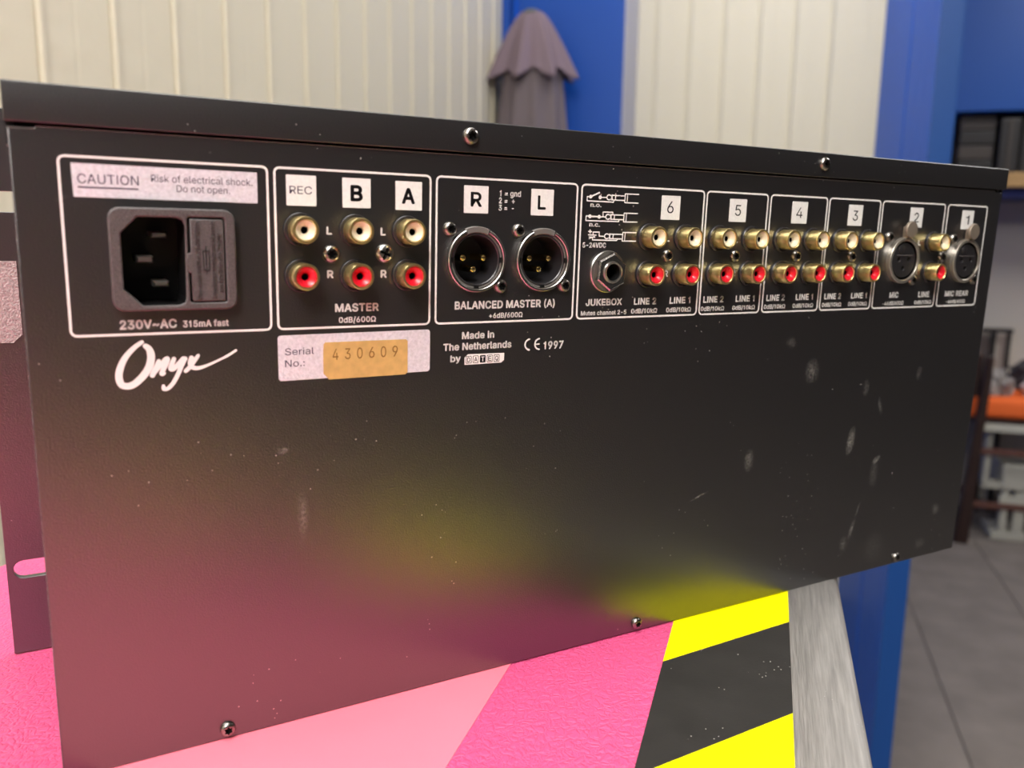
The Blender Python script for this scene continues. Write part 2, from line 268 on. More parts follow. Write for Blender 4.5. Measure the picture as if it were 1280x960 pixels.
'b': (212, ['115,-4 104,-3 94,-1 86,2 69,16 59,29 56,29 56,0 26,0 26,254 57,254 57,160 59,160 69,173 86,186 94,190 103,192 115,192 130,191 144,187 156,180 168,171 177,160 185,146 191,131 194,113 195,94 194,75 191,58 185,42 177,29 168,17 157,8 144,1 130,-3', '110,23 121,24 131,28 140,33 147,40 153,48 158,58 161,70 163,82 164,95 163,108 161,120 158,131 153,140 147,149 140,156 131,161 121,164 110,165 99,164 89,161 81,156 73,149 67,141 62,131 59,120 57,108 56,95 57,81 59,69 63,58 67,48 73,39 81,32 89,27 99,24']),
'c': (198, ['104,-4 87,-3 72,1 58,8 46,17 36,29 28,43 22,58 18,75 17,94 18,113 22,130 28,146 36,159 46,171 58,180 72,187 87,191 104,192 130,189 153,178 170,161 181,138 151,131 145,145 135,155 121,162 104,165 92,164 81,161 73,155 65,148 59,139 54,129 51,118 49,106 48,94 49,81 51,70 54,59 59,49 65,40 73,33 81,28 92,24 104,23 121,26 135,33 146,44 152,59 181,51 179,43 175,35 171,28 153,11 130,0']),
'd': (212, ['98,-4 82,-3 68,1 56,8 44,17 35,29 27,42 22,58 18,75 17,94 18,113 22,131 27,146 35,160 45,171 56,180 69,187 83,191 98,192 109,192 118,190 126,186 144,173 153,160 155,160 155,254 186,254 186,0 156,0 156,29 153,29 143,16 126,2 118,-1 109,-3', '102,23 113,24 123,27 132,32 139,39 145,48 150,58 153,69 155,81 156,95 155,108 153,120 150,131 145,141 139,149 132,156 123,161 113,164 102,165 91,164 81,161 72,156 65,149 59,140 54,131 51,120 49,108 48,95 49,82 51,70 54,58 59,48 65,40 73,33 81,28 91,24']),
'e': (202, ['106,-4 88,-3 73,1 58,8 46,17 36,29 28,42 22,58 18,75 17,93 18,112 22,129 28,145 36,159 46,170 58,180 71,187 86,191 103,192 113,192 123,190 133,187 142,183 151,177 160,170 167,162 173,152 179,141 182,128 185,113 186,97 186,85 37,85 37,110 169,110 155,101 154,113 152,124 149,134 144,143 138,151 131,157 123,161 113,164 103,165 92,164 82,161 73,157 66,151 59,143 54,135 51,125 49,116 48,105 48,89 49,75 51,64 55,53 61,44 67,37 76,31 85,26 95,24 106,23 127,26 143,36 153,53 182,45 179,36 174,27 168,20 160,13 151,7 141,2 130,-1 119,-3']),
'f': (127, ['114,190 114,164 3,164 3,190', '40,0 40,216 41,226 44,235 48,243 53,250 60,255 68,259 76,262 85,264 94,265 111,263 121,260 114,234 107,236 97,237 89,236 82,234 77,230 74,225 72,218 71,209 71,0']),
'g': (213, ['103,-75 90,-75 78,-73 67,-70 57,-66 49,-61 41,-55 35,-49 30,-42 25,-35 51,-20 61,-33 77,-44 85,-47 93,-48 103,-49 118,-47 130,-44 141,-38 149,-29 154,-17 156,-3 156,34 153,34 143,21 126,8 118,5 109,3 97,2 83,4 69,7 56,13 45,22 35,32 28,45 22,60 18,77 17,96 18,114 22,131 27,147 35,160 45,171 56,180 69,187 83,191 98,192 109,192 119,190 127,186 144,173 154,159 157,159 157,190 186,190 186,-4 185,-20 181,-33 175,-45 167,-54 157,-62 145,-68 132,-72 118,-74', '102,30 113,30 123,33 132,38 139,44 145,51 150,61 153,71 156,83 156,96 156,109 153,121 150,132 145,141 139,150 132,156 123,161 114,164 102,165 91,164 81,161 73,156 65,149 59,141 54,131 51,120 49,109 48,96 49,84 51,72 54,61 59,52 65,44 73,38 81,33 91,30']),
'h': (205, ['57,113 57,0 26,0 26,254 57,254 57,144 51,144 58,159 66,172 76,181 87,187 100,191 114,192 126,191 137,189 148,184 157,178 164,170 170,160 175,149 178,135 179,120 179,0 148,0 148,118 147,131 143,143 136,152 128,159 117,163 105,165 96,164 88,162 80,159 74,154 68,148 63,141 60,133 58,124']),
'i': (83, ['26,0 26,190 57,190 57,0', '42,221 36,222 31,224 27,227 23,231 21,236 21,242 21,247 23,252 27,256 31,259 36,261 42,262 47,261 52,259 57,256 60,252 62,247 63,242 62,236 60,231 57,227 52,224 47,222']),
'k': (190, ['55,68 55,106 60,106 142,190 180,190 92,100 89,100', '26,0 26,254 57,254 57,0', '147,0 74,93 96,114 186,0']),
'l': (95, ['70,-1 56,0 45,4 37,10 31,19 27,29 26,42 26,254 57,254 57,49 57,42 58,35 60,31 63,28 67,27 73,26 80,26 85,27 90,1 81,0']),
'm': (305, ['26,0 26,190 56,190 56,148 54,148 57,157 61,166 66,173 72,179 79,184 86,188 94,191 102,193 110,193 123,192 134,187 144,180 151,171 157,160 160,147 156,147 159,156 163,164 169,172 175,178 182,183 190,187 199,191 208,192 218,193 229,192 239,190 249,186 257,180 264,173 270,164 275,154 278,141 278,128 278,0 248,0 248,127 247,139 243,149 236,156 228,161 219,164 209,165 201,165 194,163 187,160 181,156 177,151 173,145 170,139 168,131 168,124 168,0 137,0 137,130 136,140 132,148 126,156 119,161 110,164 100,165 92,165 85,163 79,160 73,156 67,151 63,145 60,137 58,129 57,119 57,0']),
'n': (205, ['57,113 57,0 26,0 26,190 56,190 56,144 51,144 58,159 66,172 76,181 87,187 100,191 114,192 126,191 137,189 147,184 156,178 164,170 170,160 175,149 178,135 179,120 179,0 148,0 148,118 147,131 143,143 136,152 128,159 117,163 105,165 96,164 88,162 80,159 74,154 68,148 63,141 60,133 58,124']),
'o': (208, ['104,-4 87,-3 72,1 58,8 46,17 36,29 28,43 22,58 18,75 17,94 18,113 22,130 28,146 36,159 46,171 58,180 72,187 87,191 104,192 120,191 136,187 149,180 161,171 171,159 180,146 186,130 189,113 191,94 189,75 186,58 180,43 171,29 161,17 149,8 136,1 120,-3', '104,23 116,24 126,28 135,33 143,40 149,49 154,59 157,70 159,81 160,94 159,106 157,118 154,129 149,139 143,148 135,155 126,161 116,164 104,165 92,164 81,161 73,155 65,148 59,139 54,129 51,118 49,106 48,94 49,81 51,70 54,59 59,49 65,40 73,33 81,28 92,24']),
'p': (212, ['26,-71 26,190 56,190 56,160 59,160 69,173 86,186 94,190 103,192 115,192 130,191 144,187 156,180 168,171 177,160 185,146 191,131 194,113 195,94 194,75 191,58 185,42 177,29 168,17 157,8 144,1 130,-3 115,-4 104,-3 94,-1 86,2 69,16 59,29 57,29 57,-71', '110,23 121,24 131,28 140,33 147,40 153,48 158,58 161,70 163,82 164,95 163,108 161,120 158,131 153,140 147,149 140,156 131,161 121,164 110,165 99,164 89,161 81,156 73,149 67,141 62,131 59,120 57,108 56,95 57,81 59,69 63,58 67,48 73,39 81,32 89,27 99,24']),
'q': (212, ['186,-71 155,-71 155,29 153,29 143,16 126,2 118,-1 109,-3 98,-4 82,-3 68,1 56,8 44,17 35,29 27,42 22,58 18,75 17,94 18,113 22,131 27,146 35,160 45,171 56,180 69,187 83,191 98,192 109,192 118,190 126,186 144,173 153,160 156,160 156,190 186,190', '102,23 113,24 123,27 132,32 139,39 145,48 150,58 153,69 155,81 156,95 155,108 153,120 150,131 145,141 139,149 132,156 123,161 113,164 102,165 91,164 81,161 72,156 65,149 59,140 54,131 51,120 49,108 48,95 49,82 51,70 54,58 59,48 65,40 73,33 81,28 91,24']),
'r': (130, ['26,0 26,190 56,190 56,160 58,160 62,169 68,177 76,184 85,188 96,191 107,192 115,192 122,192 122,161 115,162 103,163 95,162 87,160 80,157 73,153 67,148 63,142 60,135 58,127 57,118 57,0']),
's': (182, ['91,-4 78,-3 67,-2 56,2 46,6 38,12 31,19 25,27 21,37 18,47 47,53 50,44 55,36 62,30 70,26 80,24 91,23 103,24 113,26 122,31 129,37 133,44 134,51 133,58 131,63 127,68 122,72 115,75 106,78 75,85 59,90 46,96 36,104 29,113 25,124 23,137 24,147 27,157 33,166 39,173 48,180 58,185 69,189 81,191 94,192 106,192 117,190 127,186 136,182 143,176 149,170 155,162 159,154 162,145 134,139 131,146 127,152 121,158 114,163 105,165 94,166 83,165 74,163 65,158 59,153 56,146 54,139 55,132 58,126 62,122 68,118 76,114 86,111 115,105 131,100 143,93 153,86 160,76 164,66 166,53 165,43 161,33 156,24 149,16 140,9 130,3 118,-1 105,-3']),
't': (114, ['102,190 102,164 3,164 3,190', '32,236 63,236 63,49 64,41 65,35 68,31 72,27 78,26 85,25 93,26 101,27 107,1 96,-1 84,-2 69,-1 56,4 46,11 38,20 34,32 32,46']),
'u': (205, ['91,-3 79,-2 68,1 57,5 48,12 41,20 35,29 30,41 27,54 26,69 26,190 57,190 57,72 58,58 62,47 68,37 77,31 88,26 100,25 109,26 117,28 125,31 131,36 137,41 142,48 145,57 147,66 148,76 148,190 179,190 179,0 149,0 149,46 154,46 147,30 139,18 129,8 117,2 105,-1']),
'v': (195, ['81,0 9,190 42,190 83,78 93,43 103,10 92,10 101,43 112,78 152,190 186,190 113,0']),
'w': (284, ['69,0 11,190 44,190 67,107 77,68 88,21 82,21 93,67 103,107 126,190 158,190 181,107 191,68 201,21 196,21 206,68 217,107 240,190 272,190 215,0 184,0 159,86 152,112 145,140 138,169 145,169 138,140 131,112 124,86 99,0']),
'y': (195, ['24,-69 31,-43 36,-44 52,-44 57,-43 61,-41 65,-37 69,-32 72,-26 75,-18 81,-1 9,190 42,190 83,78 93,43 103,10 92,10 101,43 112,78 153,190 186,190 102,-29 88,-54 83,-59 76,-64 70,-68 62,-70 54,-72 46,-73 32,-72']),
'~': (227, ['26,75 27,88 29,99 33,109 38,117 44,123 51,127 59,131 67,133 76,133 84,133 91,131 99,128 123,110 137,99 149,96 156,97 162,99 166,104 170,110 172,117 172,126 200,126 199,113 197,102 193,93 188,85 182,79 175,74 167,71 159,69 151,68 142,69 134,71 127,74 103,91 89,102 77,105 71,104 65,102 60,98 57,92 55,85 54,75']),
'\u03a9': (268, ['21,0 21,28 83,28 83,40 70,45 59,52 49,61 40,71 33,82 27,95 23,109 21,123 20,139 21,156 24,172 28,187 35,201 43,213 52,224 63,234 75,242 88,249 102,254 118,257 134,258 150,257 165,254 180,249 193,242 205,234 216,224 225,213 233,201 239,187 244,172 247,156 248,139 247,123 244,109 240,95 235,82 228,71 219,61 209,52 198,45 185,40 185,28 247,28 247,0 156,0 156,51 173,58 188,68 200,81 208,98 214,117 215,139 214,156 211,172 205,186 198,199 188,209 177,217 164,223 150,227 134,228 118,227 104,223 91,217 80,209 70,199 63,186 57,172 54,156 53,139 54,117 60,98 68,81 80,68 95,58 112,51 112,0']),
}
GLYPHS['I'] = (100, ['35,0 35,254 65,254 65,0'])
GLYPHS['1'] = (190, ['84,0 84,182 30,182 30,204 72,212 92,254 114,254 114,0'])
_fc = {}; _gc = {}
def glyph(c, bold):
    """outline glyph, each outer loop filled on its own with the holes that lie in it"""
    if (c, bold) in _gc: return _gc[(c, bold)]
    loops = [[tuple(int(q) / 500 for q in p.split(',')) for p in l.split()] for l in GLYPHS[c][1]]
    def area(l): return sum(l[i - 1][0] * l[i][1] - l[i][0] * l[i - 1][1] for i in range(len(l))) / 2
    vs = []; fs = []
    if loops:
        sg = area(max(loops, key=lambda l: abs(area(l)))) > 0
        outs = [l for l in loops if (area(l) > 0) == sg]; holes = [l for l in loops if (area(l) > 0) != sg]
        def inside(p, l):
            r = False
            for i in range(len(l)):
                (x0, y0), (x1, y1) = l[i - 1], l[i]
                if (y0 > p[1]) != (y1 > p[1]) and p[0] < (x1 - x0) * (p[1] - y0) / (y1 - y0) + x0: r = not r
            return r
        for ol in outs:
            cu = bpy.data.curves.new('g', 'CURVE'); cu.dimensions = '2D'; cu.fill_mode = 'BOTH'
            for lp in [ol] + [h for h in holes if inside(h[0], ol)]:
                sp = cu.splines.new('POLY'); sp.points.add(len(lp) - 1)
                for i, (x, y) in enumerate(lp): sp.points[i].co = (x, y, 0, 1)
                sp.use_cyclic_u = True
            o = bpy.data.objects.new('g', cu); COL.objects.link(o)
            me = bpy.data.meshes.new_from_object(o.evaluated_get(bpy.context.evaluated_depsgraph_get()))
            bpy.data.objects.remove(o); bpy.data.curves.remove(cu)
            n0 = len(vs); vs += [(v.co.x, v.co.y) for v in me.vertices]; fs += [tuple(i + n0 for i in p.vertices) for p in me.polygons]
            bpy.data.meshes.remove(me)
    if bold:                       # heavier weight: a ribbon along every outline
        for lp in loops:
            n = len(lp)
            for i in range(n):
                (x0, y0), (x1, y1) = lp[i], lp[(i + 1) % n]
                dx, dy = x1 - x0, y1 - y0; ln = math.hypot(dx, dy)
                if ln < 1e-6: continue
                ux, uy = dx / ln * bold, dy / ln * bold; b0 = len(vs)
                vs += [(x0 - uy, y0 + ux), (x0 - ux * .7 - uy * .0, y0 - uy * .7), (x0 + uy, y0 - ux), (x1 + uy, y1 - ux), (x1 + ux * .7, y1 + uy * .7), (x1 - uy, y1 + ux)]
                fs.append(tuple(range(b0, b0 + 6)))
    _gc[(c, bold)] = (vs, fs); return vs, fs
def text_raw(s, bold):
    key = (s, bold)
    if key in _fc: return _fc[key]
    x = 0; vs = []; fs = []
    for c in s:
        gv, gf = glyph(c, bold); n0 = len(vs)
        vs += [(x + p[0], p[1], 0) for p in gv]; fs += [tuple(i + n0 for i in f) for f in gf]
        x += GLYPHS[c][0] / 500 + bold * .6
    me = mesh(vs, fs); xs = [v[0] for v in vs]
    _fc[key] = (me, min(xs), max(xs)); return _fc[key]
CAP = None
def text_mesh(s, u0, u1, base, cap, t=0.05, bold=0.0, depth=0.0):
    """lettering laid flat on the plate: from u0 to u1 mm, baseline v, cap height mm"""
    global CAP
    if CAP is None:
        hm = text_raw('H', 0.0)[0]; CAP = max(v.co.y for v in hm.vertices)
    me0, a, b = text_raw(s, bold)
    me = me0.copy(); me.materials.clear()
    sy = cap / CAP
    for v in me.vertices:
        x = u0 + (v.co.x - a) / (b - a) * (u1 - u0); y = v.co.y * sy
        v.co = (x / 1000, -t / 1000, (HP - base + y) / 1000)
    me.update(); return me
def stroke(pts, t=0.05, smooth=True):
    """ribbon with round ends through (u, v, width) mm"""
    P = [Vector((p[0], HP - p[1])) for p in pts]; W = [p[2] for p in pts]
    if smooth and len(P) > 2:
        Q = []; WW = []
        for i in range(len(P) - 1):
            p0 = P[max(i - 1, 0)]; p1 = P[i]; p2 = P[i + 1]; p3 = P[min(i + 2, len(P) - 1)]
            for k in range(5):
                f = k / 5
                Q.append(.5 * ((2 * p1) + (p2 - p0) * f + (2 * p0 - 5 * p1 + 4 * p2 - p3) * f * f + (3 * p1 - p0 - 3 * p2 + p3) * f ** 3)); WW.append(W[i] * (1 - f) + W[i + 1] * f)
        Q.append(P[-1]); WW.append(W[-1]); P, W = Q, WW
    vs = []; fs = []
    def disc(c, r, n=12):
        b0 = len(vs)
        for k in range(n): vs.append((c.x + r * cos(2 * pi * k / n), c.y + r * sin(2 * pi * k / n)))
        fs.append(tuple(range(b0, b0 + n)))
    for i in range(len(P) - 1):
        d = P[i + 1] - P[i]
        if d.length < 1e-5: continue
        n = Vector((-d.y, d.x)).normalized(); b0 = len(vs)
        for q, ww in ((P[i], W[i]), (P[i + 1], W[i + 1])):
            vs.append(tuple(q + n * ww / 2)); vs.append(tuple(q - n * ww / 2))
        fs.append((b0, b0 + 1, b0 + 3, b0 + 2))
    for q, ww in zip(P, W): disc(q, ww / 2)
    me = mesh([(x / 1000, -(t + .0004 * (i % 7)) / 1000, y / 1000) for i, (x, y) in enumerate(vs)], fs)
    return me
def U(u, v, t=0): return Vector((u / 1000, -t / 1000, (HP - v) / 1000))

# ============================================================ THE ROOM
def struct(name, me, mats, parent=None, matrix=ROOM):
    o = link(name, me, mats)
    if parent is None: o.matrix_world = matrix; o['kind'] = 'structure'
    else: o.parent = parent
    return o
M['wallpaint'] = mat('cream_coated_sheet_steel', lin(216, 208, 184), .42, 0, .5, bump=(35, .12, .01))
M['wallplain'] = mat('pale_grey_wall', lin(196, 190, 180), .6, 0, .3)
M['behind'] = mat('unseen_darkened_wall', lin(52, 50, 50), .7, 0, .3)  # unseen walls, coloured dark to keep the panel's reflections low
M['blue'] = mat('blue_painted_steel', lin(0, 84, 196), .5, 0, .15, bump=(14, .15, .02))
M['bluepost'] = mat('blue_painted_post', lin(14, 74, 164), .42, 0, .35)
M['greysteel'] = mat('grey_side_steel', lin(185, 185, 195), .35, .1, .5)
M['ceiling'] = mat('ceiling_white', lin(190, 188, 182), .7)
M['carpet'] = mat('grey_brown_carpet', lin(128, 120, 114), .95, 0, .1, var=(8, .14), bump=(400, .8, .004))
HC = 2.6
# carpet: slab plus long carpet strips whose seams run along the stripes
fl = struct('floor', box_mesh([(-.84, 3.3, -2.7, 3.85, -.1, -.004)]), M['void'])
s0 = .4625 - .312 * 4
cs = box_mesh([(0.0012, .3108, -2.6, 3.75, -.004, 0)], .001, 1)
for k in range(-1, 12):
    x0 = s0 + .312 * k
    if x0 < -.86 or x0 + .312 > 3.3: continue
    o = link('carpet_strip', cs, M['carpet'], fl, (x0, 0, 0))
struct('ceiling', box_mesh([(-.84, 3.3, -2.7, 3.85, HC, HC + .1)]), M['ceiling'])
# ribbed sheet-steel wall on the left: every cassette a part
wl = struct('wall_left', box_mesh([(-.84, -.779, -2.6, 2.6, 0, HC)]), M['wallpaint'])
def cassette(p=.0935):
    """profile across one pitch (y), outward x; raised bright rib at the seam, shallow groove at the middle"""
    g = [(.0006, 0), (.0006, .003), (.003, .0065), (.0075, .0065), (.0108, .0018), (p * .5 - .004, .0018), (p * .5 - .002, .0014), (p * .5 + .002, .0014), (p * .5 + .004, .0018), (p - .0006, .0018), (p - .0006, 0)]
    vs = []; fs = []
    for z in (0, HC):
        for (y, x) in g: vs.append((x, y, z))
    n = len(g)
    for i in range(n - 1): fs.append((i, i + 1, n + i + 1, n + i))
    return fixn(mesh(vs, fs))
PA = .1416 * .775; cm = cassette(PA)
y = .775 * .9775 - PA * 29 - .005
while y + PA < 2.6:
    link('wall_panel', cm, M['wallpaint'], wl, (-.779, y, 0)); y += PA
wb = struct('wall_back', box_mesh([(-.779, .253, 2.604, 2.66, 0, HC)]), M['wallpaint'])
PB = .0975; cb = cassette(PB)
y = -.1422 * 2.6 - PB * 4 - .005
while y + PB < .26:
    link('wall_panel', cb, M['wallpaint'], wb, (y, 2.604, 0), (0, 0, -pi / 2))
    y += PB
# those panels face -y: rotated local x (outward) -> -y and local y -> +x
struct('wall_far', box_mesh([(.29, 3.3, 3.75, 3.85, 0, HC)]), M['wallplain'])
struct('wall_right', box_mesh([(3.2, 3.3, -2.7, 3.85, 0, HC)]), M['behind'])
struct('wall_front', box_mesh([(-.84, 3.3, -2.7, -2.6, 0, HC)]), M['behind'])
# blue steel post in the corner, with folded edge and grey side face
t1 = struct('trim_1', box_mesh([(-.757, -.428, 2.387, 2.603, 0, HC)], .003), M['bluepost'])
struct('edge_fold', box_mesh([(-.777, -.757, 2.370, 2.603, 0, HC)], .003), M['bluepost'], t1)
struct('edge_fold', box_mesh([(-.742, -.736, 2.378, 2.388, 0, HC)], .002), M['blue'], t1)
struct('side_plate', box_mesh([(-.4278, -.425, 2.385, 2.603, 0, HC)], .001), M['greysteel'], t1)
# blue steel partition standing towards the camera
t2 = struct('trim_2', box_mesh([(.253, .289, 1.684, 3.75, 0, HC)], .003), M['blue'])
M['blue2'] = mat('dull_blue_painted_steel', lin(22, 76, 152), .4, 0, .4)
struct('edge_cap', box_mesh([(.252, .2905, 1.68, 1.684, 0, HC)], .0015), M['blue2'], t2)
struct('edge_fold', box_mesh([(.2515, .2535, 2.04, 2.06, 0, HC)], .0008), M['blue'], t2)
# blue steel panelling over the shelf recess
t3 = struct('trim_3', box_mesh([(.296, 3.2, 3.42, 3.748, 1.543, HC)], .004), M['blue2'])
struct('trim_4', box_mesh([(.296, 3.2, 3.43, 3.748, 1.243, 1.279)], .003), mat('navy_steel', lin(12, 28, 92), .4))

# ---------------- ceiling lamps, two of them added as fill light
M['lamp_body'] = mat('lamp_housing', lin(225, 225, 222), .5)
def lamp(s, a, label, strength, col=(1, .97, .93), w_=.60, l_=1.2):
    t = thing('ceiling_lamp', label, 'ceiling lamp', 'ceiling lamps', ROOM @ Matrix.Translation((s, a, HC - .07)))
    link('lamp_housing', box_mesh([(-w_ / 2, w_ / 2, -l_ / 2, l_ / 2, .004, .069)], .008), M['lamp_body'], t)
    md = bpy.data.materials.new('lit_diffuser'); md.use_nodes = True; nt = md.node_tree; nt.nodes.clear()
    e = nt.nodes.new('ShaderNodeEmission'); e.inputs[0].default_value = (*col, 1); e.inputs[1].default_value = strength
    oo = nt.nodes.new('ShaderNodeOutputMaterial'); nt.links.new(e.outputs[0], oo.inputs[0])
    link('diffuser', box_mesh([(-w_ / 2 + .02, w_ / 2 - .02, -l_ / 2 + .02, l_ / 2 - .02, -.006, .003)], .003), md, t)
    return t
lamp(-.05, .0, 'white ceiling lamp above the pink table', LAMP_STRENGTH * .42)
lamp(-.1, 1.7, 'added unseen ceiling lamp brightening the ribbed walls', LAMP_STRENGTH * .34)  # unseen fill light, put in to brighten the ribbed walls
lamp(1.5, 2.2, 'white ceiling lamp above the brown chair', LAMP_STRENGTH * .75)
lamp(.1, -1.35, 'added unseen front light over the near end of the room', LAMP_STRENGTH * 1.45)  # unseen front light, put in to brighten print and stickers

# ============================================================ TABLE
TROT = Matrix.Rotation(A0 - pi / 2, 4, 'Z')      # local x = right of stripes, y = along stripes
tab = thing('work_table', 'narrow table covered in pink grained vinyl and tape strips, under the black mixer', 'table', None, TROT @ Matrix.Translation((0, 0, -TABLE_H)))
TZ = TABLE_H
def vinyl():
    m = mat('pink_grained_vinyl', lin(226, 84, 134), .42, 0, .5)
    nt = m.node_tree; N = nt.nodes; L = nt.links; b = N['Principled BSDF']
    tc = N.new('ShaderNodeTexCoord')
    nz = N.new('ShaderNodeTexNoise'); nz.inputs['Scale'].default_value = 220; L.new(tc.outputs['Object'], nz.inputs['Vector'])
    mp = N.new('ShaderNodeMapping'); mp.inputs['Scale'].default_value = (1, .75, 1); mp.inputs['Rotation'].default_value = (0, 0, R(15))
    L.new(tc.outputs['Object'], mp.inputs['Vector'])
    mv = N.new('ShaderNodeMix'); mv.data_type = 'VECTOR'; mv.inputs['Factor'].default_value = .006
    L.new(mp.outputs['Vector'], mv.inputs['A']); L.new(nz.outputs['Color'], mv.inputs['B'])
    v = N.new('ShaderNodeTexVoronoi'); v.feature = 'DISTANCE_TO_EDGE'; v.inputs['Scale'].default_value = 330
    L.new(mv.outputs['Result'], v.inputs['Vector'])
    mr = N.new('ShaderNodeMapRange'); mr.inputs['From Max'].default_value = .24; L.new(v.outputs['Distance'], mr.inputs['Value'])
    bp = N.new('ShaderNodeBump'); bp.inputs['Strength'].default_value = .42; bp.inputs['Distance'].default_value = .0011
    L.new(mr.outputs['Result'], bp.inputs['Height']); L.new(bp.outputs['Normal'], b.inputs['Normal'])
    return m
M['vinyl'] = vinyl()
M['salmon'] = mat('smooth_salmon_tape', lin(255, 128, 148), .33, 0, .5, var=(25, .03))
M['yellow'] = mat('yellow_tape', lin(255, 246, 0), .35, 0, .4)
M['blacktape'] = mat('black_tape', lin(46, 44, 42), .4, 0, .5, var=(60, .1), bump=(900, .15, .0002))
add_specks(M['blacktape'], 420, .10, lin(210, 205, 195), .9)
M['duct'] = mat('grey_duct_tape', lin(172, 168, 164), .5, .15, .5, stretch=(1, .05, 1), var=(700, .22), bump=(1100, .5, .0005))
add_specks(M['duct'], 500, .09, lin(235, 232, 228), .8)
TL0, TL1 = -.75, .42
link('table_top', box_mesh([(-.168, .2405, TL0, TL1, TZ - .03, TZ)], .003, 3), M['vinyl'], tab)
link('salmon_tape', box_mesh([(.008, .1095, TL0, TL1, TZ, TZ + .0003)]), M['salmon'], tab)['label'] = 'smooth salmon pink tape strip'
hz = link('hazard_tape', box_mesh([(.1672, .2166, TL0, TL1, TZ, TZ + .0003)]), M['yellow'], tab); hz['label'] = 'yellow tape strip with black diagonal stripes'
# black stripes: edges measured at (s on left .1672, right .2166)
def w2t(x, y): return (x * sin(A0) - y * cos(A0), x * cos(A0) + y * sin(A0))
l1 = w2t(.2137, -.0267); r1 = w2t(.2874, -.0244); l2 = w2t(.1677, -.0796); r2 = w2t(.2304, -.0775)
slope = (r1[1] - l1[1]) / (r1[0] - l1[0])
top_l = l1[1]; wdt = top_l - (l2[1] + slope * (.1672 - l2[0])); per = wdt * 2.02
for k in range(-8, 9):
    yt = top_l + k * per; yb = yt - wdt
    if yb + slope * .05 > TL1 - .04 or yb < TL0: continue
    q = [(.1672, yb), (.2166, yb + slope * .0494), (.2166, yt + slope * .0494), (.1672, yt)]
    vs = [(a_, b_, TZ + z_) for z_ in (.0003, .00036) for a_, b_ in q]
    link('black_stripe', mesh(vs, [(4, 5, 6, 7), (0, 1, 5, 4), (1, 2, 6, 5), (2, 3, 7, 6), (3, 0, 4, 7)]), M['blacktape'], hz)
# duct tape folded over the edge
g = [(.2166, .0004), (.2370, .0004), (.2392, -.0002), (.2408, -.0016), (.2410, -.004), (.2410, -.028)]
vs = []; fs = []
for yy in (TL0, TL1):
    for a_, z_ in g: vs.append((a_, yy, TZ + z_))
for i in range(5): fs.append((i, i + 1, 6 + i + 1, 6 + i))
dt = link('duct_tape', fixn(mesh(vs, fs)), M['duct'], tab, smooth=True); dt['label'] = 'grey duct tape folded over the table edge'
md = dt.modifiers.new('s', 'SOLIDIFY'); md.thickness = .0003; md.offset = 1
M['woodleg'] = mat('table_leg_paint', lin(60, 60, 62), .5)
for sx in (-.14, .21):
    for sy in (TL0 + .04, TL1 - .04):
        link('leg', box_mesh([(sx - .018, sx + .018, sy - .018, sy + .018, .0, TZ - .0302)], .002), M['woodleg'], tab)
for ya in (TL0 + .06, TL1 - .08): link('apron', box_mesh([(-.12, .19, ya, ya + .02, TZ - .1, TZ - .0302)]), M['woodleg'], tab)

# ============================================================ MIXER
MX = Matrix.Rotation(R(1.812), 4, 'X')
MX = Matrix.Translation((0, 0, .0005)) @ MX
mixer = thing('audio_mixer', 'black rack-mount audio mixer seen from the back, full of gold sockets, on the pink table', 'audio mixer', None, MX)
IEC = (22.6, 31.6, 56.9, 61.0)
def slant(v, u): return v + .8 * (u / 440) * (1 if v < 60 else 1.3)
iec_hole = rrect(IEC[0] + 2, IEC[1] + 1.6, IEC[2] - 2, IEC[3] - 1.6, 1.5)
XM = [(138.4, 46.3), (165.3, 46.4)]; XF = [(366.6, 46.2), (414.9, 46.4)]
JK = (194.7, 50.7)
outer = [(0.3, 11.6), (6.3, 11.6), (7.0, 11.0), (434, 11.0), (434.6, 11.7), (440, 11.7), (440, HP), (0.3, HP)]
loops = [outer, iec_hole] + [circ(u, v, 9.6) for u, v in XM + XF] + [circ(JK[0], JK[1], 4.4, 24)]
link('rear_panel', plate(loops, 1.6, 0, .35), M['black'], mixer, smooth=True)
# pale grey strips: highlights of the panel bends put into colour
M['bend_glint'] = mat('bend_highlight_grey', lin(120, 118, 116), .5, .2, bump=(900, .5, .0004), var=(600, .4))
link('worn_highlight_edge', box_mesh([(.0069, .4335, -.0001, .0009, (HP - 11.22) / 1000, (HP - 10.95) / 1000)], .0001), M['bend_glint'], mixer)
link('worn_highlight_edge', box_mesh([(.0004, .0066, -.0001, .0009, (HP - 11.85) / 1000, (HP - 11.6) / 1000)], .0001), M['bend_glint'], mixer)
link('worn_highlight_edge', box_mesh([(.00022, .00042, -.0001, .0009, .001, (HP - 12) / 1000)], .00004), M['bend_glint'], mixer)
link('side_panel', box_mesh([(.0003, .0015, .0017, .0968, .0004, .1968)], .0003), M['black'], mixer)
link('side_panel', box_mesh([(.4385, .4397, .0017, .0968, .0004, .1968)], .0003), M['black'], mixer)
link('bottom_panel', box_mesh([(.0016, .4384, .0017, .0968, .0004, .0016)], .0003), M['black'], mixer)
link('inner_flange', box_mesh([(.0016, .4384, .0022, .0034, .180, .2035)]), M['void'], mixer)
lid = link('lid', join([box_mesh([(-.0004, .4412, -.0012, .0006, (HP - 10.2) / 1000, HP / 1000)], .0004, 3),
                        box_mesh([(-.0004, .4412, .0007, .0975, .2045, HP / 1000)], .0003),
                        box_mesh([(-.0004, .0002, .0007, .0975, .190, .2044)]), box_mesh([(.4406, .4412, .0007, .0975, .190, .2044)])]), M['black_lid'], mixer, smooth=True)
link('worn_highlight_edge', box_mesh([(0, .4408, -.0010, -.0002, .20611, .20617)]), M['edge'], lid)
